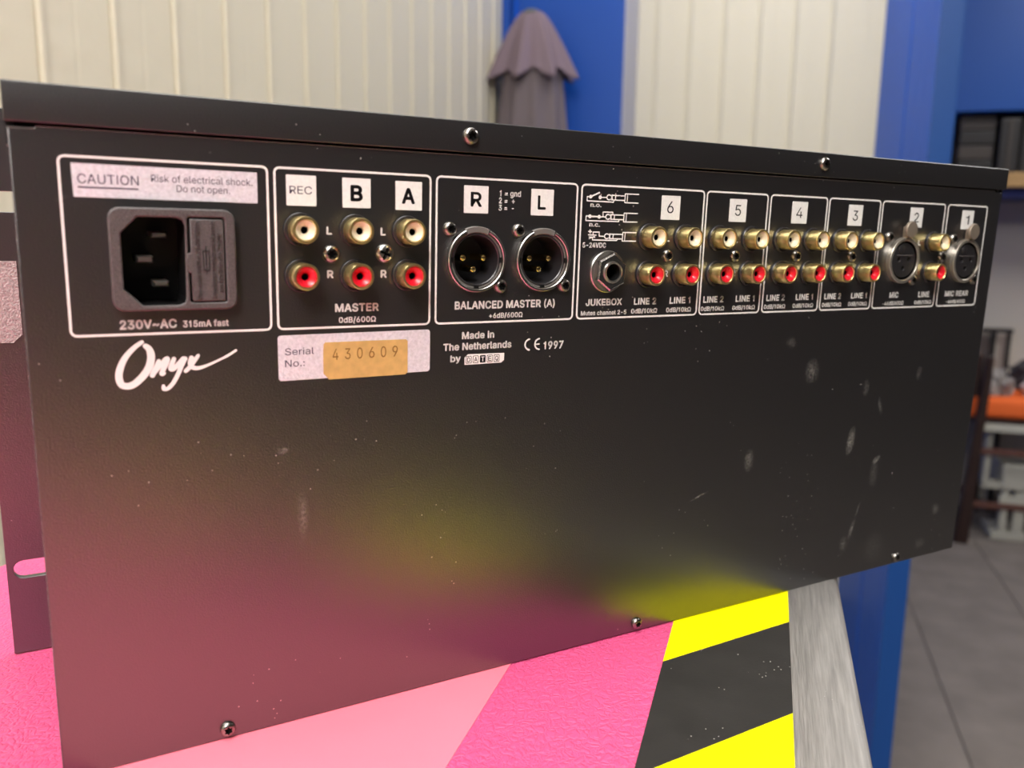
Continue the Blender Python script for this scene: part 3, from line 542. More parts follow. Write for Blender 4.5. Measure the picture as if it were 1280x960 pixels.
# front plate with rack slots
def slot(u0, vc, l=16, h=7.4):
    r = h / 2; pts = []
    for k in range(9): a = R(90 + 180 * k / 8); pts.append((u0 + r + r * cos(a), vc + r * sin(a)))
    for k in range(9): a = R(-90 + 180 * k / 8); pts.append((u0 + l - r + r * cos(a), vc + r * sin(a)))
    return pts
fo = [(-16.0, HP - 208), (456, HP - 208), (456, HP + 2.9), (-16.0, HP + 2.9)]
fl_ = [fo] + [slot(-13.8, HP - z) for z in (32.4, 175.1)] + [slot(437.5, HP - z) for z in (32.4, 175.1)]
fpm = plate(fl_, 3.0, -97.8, .2)
fp = link('front_panel', fpm, M['black'], mixer)
link('cloth_tape', plate([[(-16, HP - 153.6), (-3.5, HP - 153.6), (-3.5, HP - 126), (-5.4, HP - 124.4), (-6.6, HP - 123.0), (-16, HP - 123.3)]], .3, -97.45), M['tape'], mixer)['label'] = 'strip of silver cloth tape on the rack ear'
# side cheeks between rear plate and front plate are the chassis sides above

def frame(u0, v0, u1, v1, wd=.68, r=1.9):
    d0 = .8 * (u0 / 440); d1 = .8 * (u1 / 440)
    def sh(l): return [(u, v + (d0 if u < (u0 + u1) / 2 else d1) * (1.0 if v < 45 else 1.55)) for u, v in l]
    return plate([sh(rrect(u0, v0, u1, v1, r)), sh(rrect(u0 + wd, v0 + wd, u1 - wd, v1 - wd, r - wd))], .05, .05)
V0, V1 = 18.0, 68.3
FR = [(11.2, 67.7), (69.2, 121.5), (123.1, 180.1), (181.4, 241.0), (241.9, 276.2), (277.4, 312.3), (313.2, 347.8), (348.9, 395.5), (397.3, 429.6)]
for u0, u1 in FR: link('printed_frame', frame(u0, V0, u1, V1), M['print'], mixer)

def pr(s, u0, u1, base, cap, bold=.022, par=None, m=None, t=.06, name='lettering'):
    return link(name, text_mesh(s, u0, u1, base, cap, t, bold), m or M['print'], par or mixer)
OM = '\u03a9'
pr('230V~AC', 24.1, 39.6, 66.4, 2.45, .03); pr('315mA fast', 41.3, 54.5, 66.4, 1.85, .03)
for uL in (85.45, 103.5):
    pr('L', uL, uL + 1.8, 38.3, 2.3, .03); pr('R', uL, uL + 2.1, 52.1, 2.3, .03)
pr('MASTER', 87.9, 102.8, 63.1, 2.45, .03); pr('0dB/600' + OM, 89.1, 101.8, 66.75, 1.75)
pr('BALANCED MASTER (A)', 130.7, 171.8, 63.45, 2.55, .03); pr('+6dB/600' + OM, 144.3, 158.1, 67.0, 1.75)
pr('1 = gnd', 147.3, 155.9, 24.1, 1.9, .018); pr('2 =  +', 147.1, 153.5, 26.6, 1.9, .018); pr('3 =  -', 147.1, 153.2, 29.1, 1.9, .018)
pr('Made in', 133.7, 146.6, 74.1, 2.35, .03); pr('The Netherlands', 126.5, 153.8, 78.0, 2.35, .03); pr('by', 129.3, 133.4, 82.1, 2.2, .03)
pr('1997', 167.5, 176.3, 79.4, 2.7, .03)
pr('n.o.', 185.7, 190.7, 26.6, 1.5, .03); pr('n.c.', 185.6, 190.4, 33.8, 1.5, .03); pr('5-24VDC', 183.0, 193.7, 41.6, 1.75, .03)
pr('JUKEBOX', 185.6, 202.6, 63.6, 2.4, .03); pr('Mutes channel 2-5', 183.6, 205.0, 67.3, 1.6, .03)
for k, u in enumerate((208.4, 244.1, 279.9, 316.0)):
    pr('LINE 2', u, u + 11.1, 63.7 + .05 * k, 2.45, .03); pr('LINE 1', u + 17.9, u + 28.8, 63.7 + .05 * k, 2.45, .03)
    pr('0dB/10k' + OM, u - 1.1, u + 11.8, 67.2 + .05 * k, 1.75, .03); pr('0dB/10k' + OM, u + 16.4, u + 29.4, 67.2 + .05 * k, 1.75, .03)
for u in (222.4, 258.4, 294.5, 330.6, 377.6):
    pr('L', u, u + 2.0, 38.9, 2.3, .03); pr('R', u, u + 2.2, 52.8, 2.3, .03)
pr('MIC', 361.0, 367.6, 64.1, 2.5, .035); pr('-46dB/600' + OM, 356.6, 372.0, 67.7, 1.75, .03)
pr('LINE', 382.6, 391.2, 64.2, 2.5, .035); pr('0dB/10k' + OM, 380.2, 393.4, 67.7, 1.75, .03)
pr('MIC REAR', 403.6, 422.6, 64.2, 2.5, .035); pr('-46dB/600' + OM, 405.2, 420.8, 67.9, 1.75, .03)
# CE mark: arcs
def arc(cx, cy, r, a0, a1, wd, n=12): return [(cx + r * cos(R(a0 + (a1 - a0) * k / n)), cy - r * sin(R(a0 + (a1 - a0) * k / n)), wd) for k in range(n + 1)]
link('conformity_mark', join([stroke(arc(161.6, 77.4, 2.0, 95, 265, .62)), stroke(arc(165.8, 77.4, 2.0, 95, 265, .62)), stroke([(164.0, 77.4, .5), (165.6, 77.4, .5)])]), M['print'], mixer)
# maker's plate: white slanted bar with dark letter cells
mk = link('maker_mark', plate([[(136.2, 79.75), (150.9, 79.95), (150.9, 82.6), (149.6, 83.5), (134.9, 83.5), (134.9, 80.9)]], .05, .06), M['print'], mixer)
for k, ch in enumerate('DATEQ'):
    u = 135.35 + k * 2.82
    cell = link('letter_cell', plate([rrect(u, 80.35, u + 2.3, 83.05, .3, 2)], .03, .09), M['inkblack'] if k == 2 else M['print'], mk)
    if k != 2:
        link('letter_outline', plate([rrect(u, 80.35, u + 2.3, 83.05, .3, 2), rrect(u + .2, 80.55, u + 2.1, 82.85, .2, 2)], .03, .11), M['inkblack'], mk)
    link('lettering', text_mesh(ch, u + .5, u + 1.8, 82.55, 1.65, .13, .012), M['print'] if k == 2 else M['inkblack'], mk)
# script logo
ONYX = [
  [(29.75,70.41,1.10),(28.07,71.58,1.36),(26.38,73.12,1.49),(24.65,75.40,1.75),(23.43,78.15,1.95),(23.02,80.51,2.01),(23.56,82.64,1.95),(24.99,83.34,2.01),(26.90,82.88,2.01),(29.18,80.93,2.08),(30.94,78.63,2.14),(31.83,76.27,2.14),(32.00,74.17,2.14),(31.54,72.50,1.82),(30.63,71.64,1.49)],
  [(34.03,76.34,1.23),(33.00,78.60,1.43),(32.08,80.52,1.49)],
  [(32.66,79.95,0.97),(34.28,77.93,1.17),(35.76,76.04,1.36),(36.49,75.87,1.43),(35.97,77.42,1.43),(34.74,79.78,1.36),(34.86,80.24,1.36),(35.50,80.07,0.78)],
  [(38.28,75.91,1.30),(37.49,77.82,1.43),(37.30,78.88,1.49),(38.14,78.78,1.49),(39.32,77.62,1.30),(40.95,76.04,1.62)],
  [(41.38,76.03,1.43),(40.45,77.69,1.49),(39.18,80.68,1.30),(37.64,83.35,1.23),(36.16,84.78,1.17),(35.10,84.85,1.36),(34.95,83.92,0.97)],
  [(43.24,75.86,1.43),(42.88,77.53,1.56),(43.54,78.81,1.43),(45.25,79.07,1.17),(47.60,78.44,0.84),(50.58,77.21,0.71),(53.59,75.82,0.78),(56.33,74.24,0.78)],
  [(45.19,75.26,1.10),(43.90,76.98,1.30),(42.69,78.60,1.36),(41.43,79.78,1.17)]]
link('script_logo', join([stroke(s, .05 + .004 * i) for i, s in enumerate(ONYX)]), M['print'], mixer)['label'] = 'white handwritten word below the power inlet'
# plug wiring diagrams
def plugd(ox, oy, s=1.0):
    o = [[(194.0 + ox + 1.02 * cos(R(a)), 22.9 + oy + .93 * sin(R(a)), .46) for a in range(45, 316, 30)],
         [(195.33 + ox, 22.05 + oy, .62), (195.37 + ox, 23.72 + oy, .62)],
         [(195.3 + ox, 22.08 + oy, .44), (197.0 + ox, 22.1 + oy, .44), (196.9 + ox, 23.77 + oy, .44), (195.35 + ox, 23.74 + oy, .44)],
         [(197.0 + ox, 22.1 + oy, .44), (201.37 + ox, 22.12 + oy, .44)], [(196.98 + ox, 23.81 + oy, .44), (201.27 + ox, 23.8 + oy, .44)],
         [(207.75 + ox, 21.33 + oy, .44), (201.46 + ox, 21.33 + oy, .44), (201.34 + ox, 24.6 + oy, .44), (207.75 + ox, 24.57 + oy, .44)],
         [(202.58 + ox, 21.46 + oy, .34), (202.44 + ox, 24.52 + oy, .34)]]
    return o
DIA = [plugd(0, 0) + [[(185.67, 22.94, 1.45), (185.72, 22.93, 1.45)], [(189.93, 23.03, 1.45), (189.99, 23.03, 1.45)], [(189.96, 23.03, .44), (192.78, 22.97, .44)],
                      [(185.7, 22.94, .6), (189.51, 21.33, .6)], [(185.7, 22.94, .44), (184.15, 22.99, .44), (184.12, 24.49, .44), (196.1, 24.58, .44), (196.37, 23.91, .44)]],
       plugd(-.08, 7.2) + [[(185.69, 30.12, 1.45), (185.74, 30.12, 1.45)], [(189.85, 30.18, 1.45), (189.91, 30.18, 1.45)], [(185.72, 30.12, .6), (189.88, 30.18, .6)], [(189.88, 30.18, .44), (192.71, 30.19, .44)],
                           [(185.71, 29.99, .44), (184.01, 30.04, .44), (183.98, 31.70, .44), (198.99, 31.76, .44), (199.08, 31.16, .44)],
                           [(191.70, 30.14, .44), (191.59, 28.37, .44), (196.10, 28.37, .44), (196.09, 29.11, .44)]],
       plugd(-.2, 14.45) + [[(186.09, 35.14, .5), (186.15, 36.25, .5)], [(185.46, 35.69, .5), (186.79, 35.72, .5)], [(185.44, 36.92, .44), (188.92, 37.02, .44)], [(185.79, 37.73, .4), (188.36, 37.77, .4)],
                            [(185.82, 38.35, .36), (188.19, 37.45, .36)], [(187.55, 36.89, .44), (187.49, 35.86, .44), (190.31, 35.86, .44), (190.31, 37.35, .44), (192.45, 37.39, .44)],
                            [(187.30, 37.84, .44), (187.35, 38.78, .44), (198.53, 38.90, .44), (198.85, 38.19, .44)]]]
for d in DIA: link('plug_diagram', join([stroke(s, .05, smooth=False) for s in d]), M['print'], mixer)

# ---------------- stickers
cp = link('warning_sticker', plate([[(14.5, 20.1), (64.3, 20.3), (64.3, 29.4), (14.7, 29.2)]], .12, .12), M['sticker'], mixer); cp['label'] = 'silver sticker reading CAUTION'
pr('CAUTION', 15.9, 31.4, 25.5, 2.55, .0, cp, M['ink'], .15)
link('underline', plate([[(15.9, 26.35), (31.2, 26.35), (31.2, 26.75), (15.9, 26.75)]], .02, .15), M['ink'], cp)
pr('Risk of electrical shock.', 34.7, 62.9, 24.3, 1.95, .0, cp, M['ink'], .15)
pr('Do not open.', 41.4, 56.3, 26.9, 1.95, .0, cp, M['ink'], .15)
for s, u0, v0, l0, l1, b, c, bo in (('REC', 73.0, 20.4, 74.0, 81.0, 26.1, 2.35, 0), ('B', 90.8, 20.5, 93.4, 97.5, 27.5, 4.6, .03), ('A', 108.7, 20.7, 110.9, 115.5, 27.7, 4.6, .03),
                                    ('R', 133.6, 21.0, 136.1, 140.4, 27.9, 4.6, .02), ('L', 160.2, 21.1, 162.9, 166.3, 28.1, 4.6, .02), ('6', 219.1, 21.2, 222.0, 225.2, 27.9, 4.5, 0),
                                    ('5', 254.6, 21.2, 257.7, 260.9, 28.0, 4.4, 0), ('4', 290.5, 21.1, 293.2, 296.9, 28.0, 4.4, 0), ('3', 326.2, 21.3, 329.2, 332.6, 28.3, 4.5, 0),
                                    ('2', 369.3, 21.2, 372.2, 375.8, 28.1, 4.4, 0), ('1', 409.2, 21.4, 412.4, 415.2, 28.2, 4.4, 0)):
    st = link('label_sticker', plate([rrect(u0, v0, u0 + 9.35, v0 + 9.3, .25, 2)], .12, .12), M['whitestick'], mixer)
    pr(s, l0, l1, b, c, bo, st, M['ink'] if s == 'REC' else M['inkblack'], .15)
sp = link('serial_plate', plate([rrect(69.2, 70.2, 121.4, 84.9, 1.0)], .15, .15), M['sticker'], mixer); sp['label'] = 'silver serial number plate'
pr('Serial', 71.4, 80.7, 76.6, 2.2, .0, sp, M['ink'], .18); pr('No.:', 71.3, 77.6, 80.4, 2.2, .0, sp, M['ink'], .18)
gs = link('number_sticker', plate([[(84.4, 73.0), (112.5, 73.2), (113.1, 73.8), (113.1, 84.6), (112.2, 85.4), (85.6, 85.4), (83.7, 83.3), (83.7, 76), (83.9, 73.6)]], .12, .28), M['goldstick'], sp); gs['label'] = 'gold sticker with stamped digits'
for k, ch in enumerate('430609'):
    u = 86.8 + k * 4.15
    link('lettering', text_mesh(ch, u, u + 1.95, 78.9, 3.6, .31, -.004), M['goldink'], gs)

# ---------------- screws
def screw_mesh(r=2.9, recess=1.35, lobes=6, cross=False):
    seg = 36; prof = [(r, 0), (r * 1.0, .5), (r * .93, 1.0), (r * .78, 1.45), (r * .62, 1.72)]
    vs = []; fs = []
    rings = []
    for rr, t in prof: rings.append([(rr, t)] * seg)
    def rad(k, s):
        a = 2 * pi * k / seg
        if cross: return s * (.42 + .95 * max(0, abs(cos(2 * a)) - .45) / .55)
        return s * (1 + .22 * cos(lobes * a))
    rings.append([(rad(k, recess), 1.78) for k in range(seg)])
    rings.append([(rad(k, recess * .92), .5) for k in range(seg)])
    for ring in rings:
        for k, (rr, t) in enumerate(ring):
            a = 2 * pi * k / seg; vs.append((rr * cos(a) / 1000, -t / 1000, rr * sin(a) / 1000))
    for i in range(len(rings) - 1):
        for k in range(seg):
            k2 = (k + 1) % seg; fs.append((i * seg + k, i * seg + k2, (i + 1) * seg + k2, (i + 1) * seg + k))
    n = len(rings) - 1
    fs.append(tuple(n * seg + k for k in range(seg)))
    me = fixn(mesh(vs, fs))
    for p in me.polygons: p.use_smooth = True
    me.set_sharp_from_angle(angle=R(40))
    me.materials.append(M['steel'] if cross else M['darksteel']); me.materials.append(M['void'])
    me.polygons[len(me.polygons) - 1].material_index = 1
    for p in me.polygons:
        if p.center.y > -.00075 and Vector((p.center.x, p.center.z)).length < .0014: p.material_index = 1
    return me
S_big = screw_mesh(2.9); S_small = screw_mesh(2.55, 1.2); S_ph = screw_mesh(3.1, 1.7, cross=True)
def screw(me, u, v, t=.02, par=None, rot=0):
    o = bpy.data.objects.new('screw', me); COL.objects.link(o); o.parent = par or mixer; o.location = U(u, v, t); o.rotation_euler = (0, rot, 0)
    return o
screw(S_big, 86.8, 44.5); screw(S_ph, 104.8, 44.2, rot=.4)['label'] = 'bright cross-head screw'
for u in (223.4, 259.2, 295.1, 330.8, 396.6): screw(S_small, u, 44.6, rot=random.random())
for u, v in ((135, 4.9), (306.1, 4.7)): screw(S_big, u, v, 1.25, rot=random.random())
for u, v in ((49.1, 202.6), (219.6, 202.3), (390.7, 202.6)): screw(S_small, u, v, rot=random.random())

# ---------------- RCA sockets
shell = lathe([(4.05, .6), (4.2, 1.2), (4.2, 6.6), (4.05, 6.95), (3.75, 7.05), (3.35, 7.0), (3.2, 6.75), (3.2, 5.2)], 40)
gasket = lathe([(5.25, 0), (5.25, .75), (5.05, .95), (4.0, .95), (4.0, .6)], 40)
insul = lathe([(3.18, 5.6), (3.18, 6.55), (2.95, 6.7), (2.6, 6.5), (1.5, 5.5), (1.2, 5.1), (1.15, 2.0), (0.0, 2.0)], 32)
contact = lathe([(1.13, 2.6), (1.0, 4.6), (.9, 3.0), (0, 2.4)], 20)
for me in (shell, gasket, insul, contact):
    for p in me.polygons: p.use_smooth = True
    me.set_sharp_from_angle(angle=R(40))
insul_w = insul.copy(); insul_r = insul.copy()
shell.materials.append(M['gold']); gasket.materials.append(M['plastic2']); insul_w.materials.append(M['ivory']); insul_r.materials.append(M['red']); contact.materials.append(M['void'])
RU = [77.1, 94.8, 112.8] + [213.7, 231.6] + [249.6, 267.7] + [286.1, 304.0] + [322.3, 340.0] + [388.3]
for u in RU:
    for v, col in ((37.0, 'ivory'), (51.35, 'red')):
        if u > 200: v += .35
        j = link('phono_socket', shell, None, mixer, U(u, v, .02), (0, random.random() * 6, 0))
        j['label'] = 'gold phono socket with %s centre' % col
        link('gasket', gasket, None, j); link('insulator', insul_w if col == 'ivory' else insul_r, None, j); link('contact', contact, None, j)

# ---------------- XLR sockets
def arc_solid(r0, r1, t0, t1, a0, a1, n=40):
    vs = []; fs = []; full = abs(a1 - a0) >= 359.9; cnt = n if full else n + 1
    for k in range(cnt):
        a = R(a0 + (a1 - a0) * k / n); c, s = cos(a), sin(a)
        for r, t in ((r0, t0), (r1, t0), (r1, t1 - .25), (r1 - .25, t1), (r0 + .25, t1), (r0, t1 - .25)): vs.append((r * c / 1000, -t / 1000, r * s / 1000))
    for k in range(n):
        b = k * 6; d = ((k + 1) % cnt) * 6
        for i in range(6): fs.append((b + i, b + (i + 1) % 6, d + (i + 1) % 6, d + i))
    if not full: fs.append(tuple(range(6))); fs.append(tuple(range(n * 6, n * 6 + 6)))
    return fixn(mesh(vs, fs))
male_ring = arc_solid(10.1, 11.2, 0, 2.1, 115, 425, 56)
male_body = join([arc_solid(8.7, 10.1, -.5, 1.0, 0, 360, 48)])
male_cup = lathe([(9.3, 1.0), (8.75, 1.1), (8.45, .8), (8.3, -11.0), (0, -11.0)], 48)
key_tab = arc_solid(9.4, 11.6, .2, 1.5, 66, 114, 12)
pin_m = lathe([(1.2, -10.8), (1.2, -2.2), (1.0, -1.6), (.5, -1.3), (0, -1.25)], 20)
for mm_, q in ((male_ring, 'steel'), (male_body, 'xlrgrey'), (male_cup, 'plastic2'), (key_tab, 'xlrgrey'), (pin_m, 'goldpin')):
    mm_.materials.append(M[q])
    for p in mm_.polygons: p.use_smooth = True
    mm_.set_sharp_from_angle(angle=R(40))
for u, v in XM:
    x = link('microphone_socket', male_body, None, mixer, U(u, v, .02)); x['label'] = 'round three-pin socket with gold pins'
    link('ring', male_ring, None, x); link('cup', male_cup, None, x); link('key_tab', key_tab, None, x)
    for du, dv in ((-4.1, -.6), (4.1, -.6), (0, 3.4)): link('pin', pin_m, None, x, (du / 1000, 0, -dv / 1000))
    for a in (0, 180, 270):
        link('notch', box_mesh([(-.0004, .0004, -.0013, -.0008, -.0009, .0009)]), M['void'], x, (9.4 * cos(R(a)) / 1000, 0, 9.4 * sin(R(a)) / 1000), (0, -R(a), 0))
    screw(S_small, u - 10.1, v - 10.5, .02); screw(S_small, u + 10.0, v + 9.3, .02)
fem_ring = arc_solid(9.3, 10.95, 0, 2.3, 0, 360, 56)
fem_wall = lathe([(9.4, 1.6), (9.2, 1.5), (9.1, -9), (0, -9)], 48)
fem_face = plate([[(cos(a) * 8.2, HP - sin(a) * 8.2) for a in [2 * pi * k / 40 for k in range(40)]]] + [[(x_ + 1.15 * cos(2 * pi * k / 14), HP + y_ + 1.15 * sin(2 * pi * k / 14)) for k in range(14)] for x_, y_ in ((-3.7, -.3), (3.7, -.3), (0, 3.8))], 1.5, 1.5, .2)
fem_core = lathe([(8.1, .2), (8.1, -9), (0, -9)], 40); fem_back = lathe([(8.0, -.6), (0, -.6)], 40)
bar = box_mesh([(-.0056, .0056, -.0019, -.0014, .0021, .0026)], .0001)
hump = lathe([(2.2, 1.4), (2.0, 1.9), (1.2, 2.1), (0, 2.15)], 24)
lever_d = lathe([(3.8, 2.5), (4.0, 2.9), (4.0, 3.6), (3.7, 4.0), (0, 4.1)], 32)
lever_s = box_mesh([(-.0022, .0022, -.0028, -.0004, -.0045, .0015)], .0004)
for mm_, q in ((fem_ring, 'rim'), (fem_wall, 'void'), (fem_face, 'plastic2'), (fem_core, 'plastic2'), (fem_back, 'void'), (bar, 'plastic'), (hump, 'plastic2')):
    mm_.materials.append(M[q])
    for p in mm_.polygons: p.use_smooth = True
    mm_.set_sharp_from_angle(angle=R(40))
for u, v in XF:
    x = link('microphone_socket', fem_ring, None, mixer, U(u, v, .02)); x['label'] = 'round three-hole socket with metal release lever'
    link('well', fem_wall, None, x); link('insert', join([fem_face, fem_core]), M['plastic2'], x); link('hole_floor', fem_back, None, x)
    link('rib', bar, None, x); link('boss', hump, None, x, (-.0025, 0, .0052))
    link('lever', join([lever_d, lever_s]), M['lever'], x, (.0004, 0, .0146), smooth=True)
    screw(S_small, u - 10.8, v - 10.8, .02); screw(S_small, u + 9.6, v + 9.6, .02)

# ---------------- jack socket with hexagon nut
wsh = lathe([(8.0, 0), (8.0, .6), (7.7, .9), (3.5, .9)], 48)
jk = link('jack_socket', wsh, M['steel'], mixer, U(JK[0], JK[1], .02), smooth=True); jk['label'] = 'nickel jack socket with hexagon nut'
hexv = [(cos(R(84 + 60 * k)), sin(R(84 + 60 * k))) for k in range(6)]
vs = []; fs = []
for r_, t_ in ((7.2, .9), (7.2, 3.4), (6.6, 3.9)):
    for c_, s_ in hexv: vs.append((r_ * c_ / 1000, -t_ / 1000, r_ * s_ / 1000))
for k in range(24): a = 2 * pi * k / 24; vs.append((4.2 * cos(a) / 1000, -.0039, 4.2 * sin(a) / 1000))
for i in range(2):
    for k in range(6): fs.append((i * 6 + k, i * 6 + (k + 1) % 6, (i + 1) * 6 + (k + 1) % 6, (i + 1) * 6 + k))
# top annulus: fan between hexagon and circle
for k in range(6):
    h0 = 12 + k; h1 = 12 + (k + 1) % 6
    k0 = round((84 + 60 * k) / 15) % 24
    cs_ = [18 + (k0 + q) % 24 for q in range(5)]
    fs.append((h0, cs_[0], cs_[1])); fs.append((h0, cs_[1], cs_[2])); fs.append((h0, cs_[2], h1)); fs.append((h1, cs_[2], cs_[3])); fs.append((h1, cs_[3], cs_[4]))
M['nut'] = mat('bright_hexagon_nut', (.62, .60, .58), .22, 1.0, bump=(500, .3, .0004))
link('nut', fixn(mesh(vs, fs)), M['nut'], jk)
link('sleeve', lathe([(4.25, 3.8), (4.1, 4.5), (3.7, 4.7), (3.25, 4.5), (3.15, 4.0)], 32), M['steel'], jk, smooth=True)
link('bore', lathe([(3.2, 4.2), (3.15, -6), (0, -6)], 32), M['void'], jk)

# ---------------- power inlet with fuse drawer
hole = [(30.2, 34.2), (40.6, 34.2), (42.2, 34.9), (42.7, 36.4), (42.3, 57.4), (41.7, 58.9), (40.1, 59.4), (30.5, 59.4), (25.7, 54.6), (25.7, 38.8)]
drw = rrect(43.7, 34.2, 53.7, 58.6, .7, 3)
bez = plate([rrect(*IEC, 3.2), hole, rrect(43.5, 34.0, 53.9, 58.8, .7, 3)], 3.0, 3.0, .5)
pi_ = link('power_inlet', bez, M['plastic'], mixer, smooth=True); pi_['label'] = 'black moulded mains inlet with fuse drawer'
vs = [U(u, v, t) for t in (2.6, -14) for u, v in hole]; n = len(hole)
fs = [(k, (k + 1) % n, n + (k + 1) % n, n + k) for k in range(n)] + [tuple(n + k for k in range(n))]
link('well', fixn(mesh(vs, fs)), mat('inlet_well', lin(12, 11, 12), .4, 0, .5), pi_)
for u, v, w_, h_ in ((36.1, 39.3, 4.3, 1.7), (32.0, 46.4, 4.6, 2.0), (36.1, 53.6, 4.3, 1.7)):
    u0, u1, v0, v1 = u - w_ / 2, u + w_ / 2, v - h_ / 2, v + h_ / 2
    vs = [U(a, b, t) for t, q in ((-13, 0), (-2.2, 0), (-1.5, .45)) for a, b in ((u0 + q, v0 + q), (u1 - q, v0 + q), (u1 - q, v1 - q), (u0 + q, v1 - q))]
    fs = [(i * 4 + k, i * 4 + (k + 1) % 4, (i + 1) * 4 + (k + 1) % 4, (i + 1) * 4 + k) for i in range(2) for k in range(4)] + [(8, 9, 10, 11)]
    link('pin', fixn(mesh(vs, fs)), M['tin'], pi_)
link('drawer_pocket', plate([rrect(43.2, 33.7, 54.2, 59.1, .7, 3)], .4, .4), M['void'], pi_)
fd = link('fuse_drawer', plate([[(44.1, 34.5), (53.2, 34.5), (53.5, 34.8), (53.5, 58.1), (53.2, 58.4), (44.5, 58.4), (44.1, 58.0), (44.1, 50.2), (43.2, 49.8), (43.0, 44.6), (44.1, 44.1)]], 2.5, 3.1, .3), M['plastic'], pi_, smooth=True)
M['relief'] = mat('glossy_relief_plastic', lin(96, 90, 90), .3, 0, .6)
def vtext(s, v0, v1, u, cap, t, par):
    """raised lettering that reads upwards, baseline to the right at u"""
    me = text_mesh(s, 0, v1 - v0, HP, cap, 0, 0)
    for q in me.vertices:
        x, _, z = q.co; q.co = (u / 1000 - z, -t / 1000, (HP - v1) / 1000 + x)
    bm = bmesh.new(); bm.from_mesh(me)
    r = bmesh.ops.extrude_face_region(bm, geom=bm.faces[:])
    for v in [e for e in r['geom'] if isinstance(e, bmesh.types.BMVert)]: v.co.y += .0006
    bm.to_mesh(me); bm.free()
    return link('raised_lettering', me, M['relief'], par)
vtext('Use only with a 250V fuse', 35.3, 57.6, 46.6, 1.35, 3.45, pi_)
vtext('Employer uniquement avec', 35.0, 57.2, 50.8, 1.25, 3.45, pi_)
vtext('un fusible de 250V', 38.2, 55.4, 52.7, 1.25, 3.45, pi_)
link('fuse_symbol', join([plate([[(47.3, 43.5), (49.2, 43.5), (49.2, 49.3), (47.3, 49.3)], [(47.5, 43.7), (49.0, 43.7), (49.0, 49.1), (47.5, 49.1)]], .3, 3.3), plate([[(48.15, 42.2), (48.35, 42.2), (48.35, 50.6), (48.15, 50.6)]], .3, 3.3)]), M['plastic2'], pi_)

# ============================================================ BACKGROUND THINGS
# draped cloth hanging on the blue post
def cloth_layer(z0, z1, prof, nf, amp, hem=0, seed=0, ph=0):
    rnd = random.Random(seed); nz = 18; na = 96; vs = []; fs = []
    pj = [rnd.uniform(-.4, .4) for _ in range(12)]
    for i in range(nz + 1):
        f = i / nz; z = z0 + (z1 - z0) * f
        r = prof(f)
        for k in range(na):
            a = 2 * pi * k / na
            A = amp * (f ** .5)
            fold = cos(nf * a + ph + pj[k * 12 // na] * .4 * f) * A + .35 * A * cos(2 * nf * a + 1.3)
            rr = r * (1 + fold)
            zz = z + hem * f ** 3 * .5 * (cos(nf * a + ph) - 1) * -1 * -.0
            zz += hem * (f ** 4) * (1 - cos(nf * a + ph)) * .5
            vs.append((rr * cos(a), rr * sin(a) * .6, zz))
    for i in range(nz):
        for k in range(na):
            k2 = (k + 1) % na; fs.append((i * na + k, i * na + k2, (i + 1) * na + k2, (i + 1) * na + k))
    fs.append(tuple(range(na)))
    return fixn(mesh(vs, fs))
M['cloth'] = mat('mauve_grey_cloth', lin(122, 106, 114), .85, 0, .2, bump=(400, .3, .002))
M['cloth2'] = mat('grey_cloth', lin(112, 102, 105), .85, 0, .2, bump=(400, .3, .002))
ct = thing('draped_cloth', 'mauve-grey cloth in two scalloped layers hanging against the blue steel post', 'cloth', None, ROOM @ Matrix.Translation((-.668, 2.295, 0)))
up = link('upper_layer', cloth_layer(1.680, 1.498, lambda f: .022 + .088 * f ** .72 + .006, 8, .18, .028, 3, 1.2), M['cloth'], ct, (0, 0, 0), smooth=True)
up.modifiers.new('s', 'SOLIDIFY').thickness = .003
lo = link('lower_layer', cloth_layer(1.56, .75, lambda f: .078 + .075 * f, 10, .14, .02, 8, .3), M['cloth2'], ct, (0.005, 0, 0), smooth=True)
lo.modifiers.new('s', 'SOLIDIFY').thickness = .003
link('cap', fixn(lathe([(22, 0), (24, 6), (16, 13), (0, 17)], 24)), mat('grey_green_cap', lin(98, 100, 92), .6), ct, (0, 0, 1.672), (R(90) * -1, 0, 0), smooth=True)
link('hook', box_mesh([(-.006, .006, .0, .084, 1.672, 1.682)], .002), M['steel'], ct)

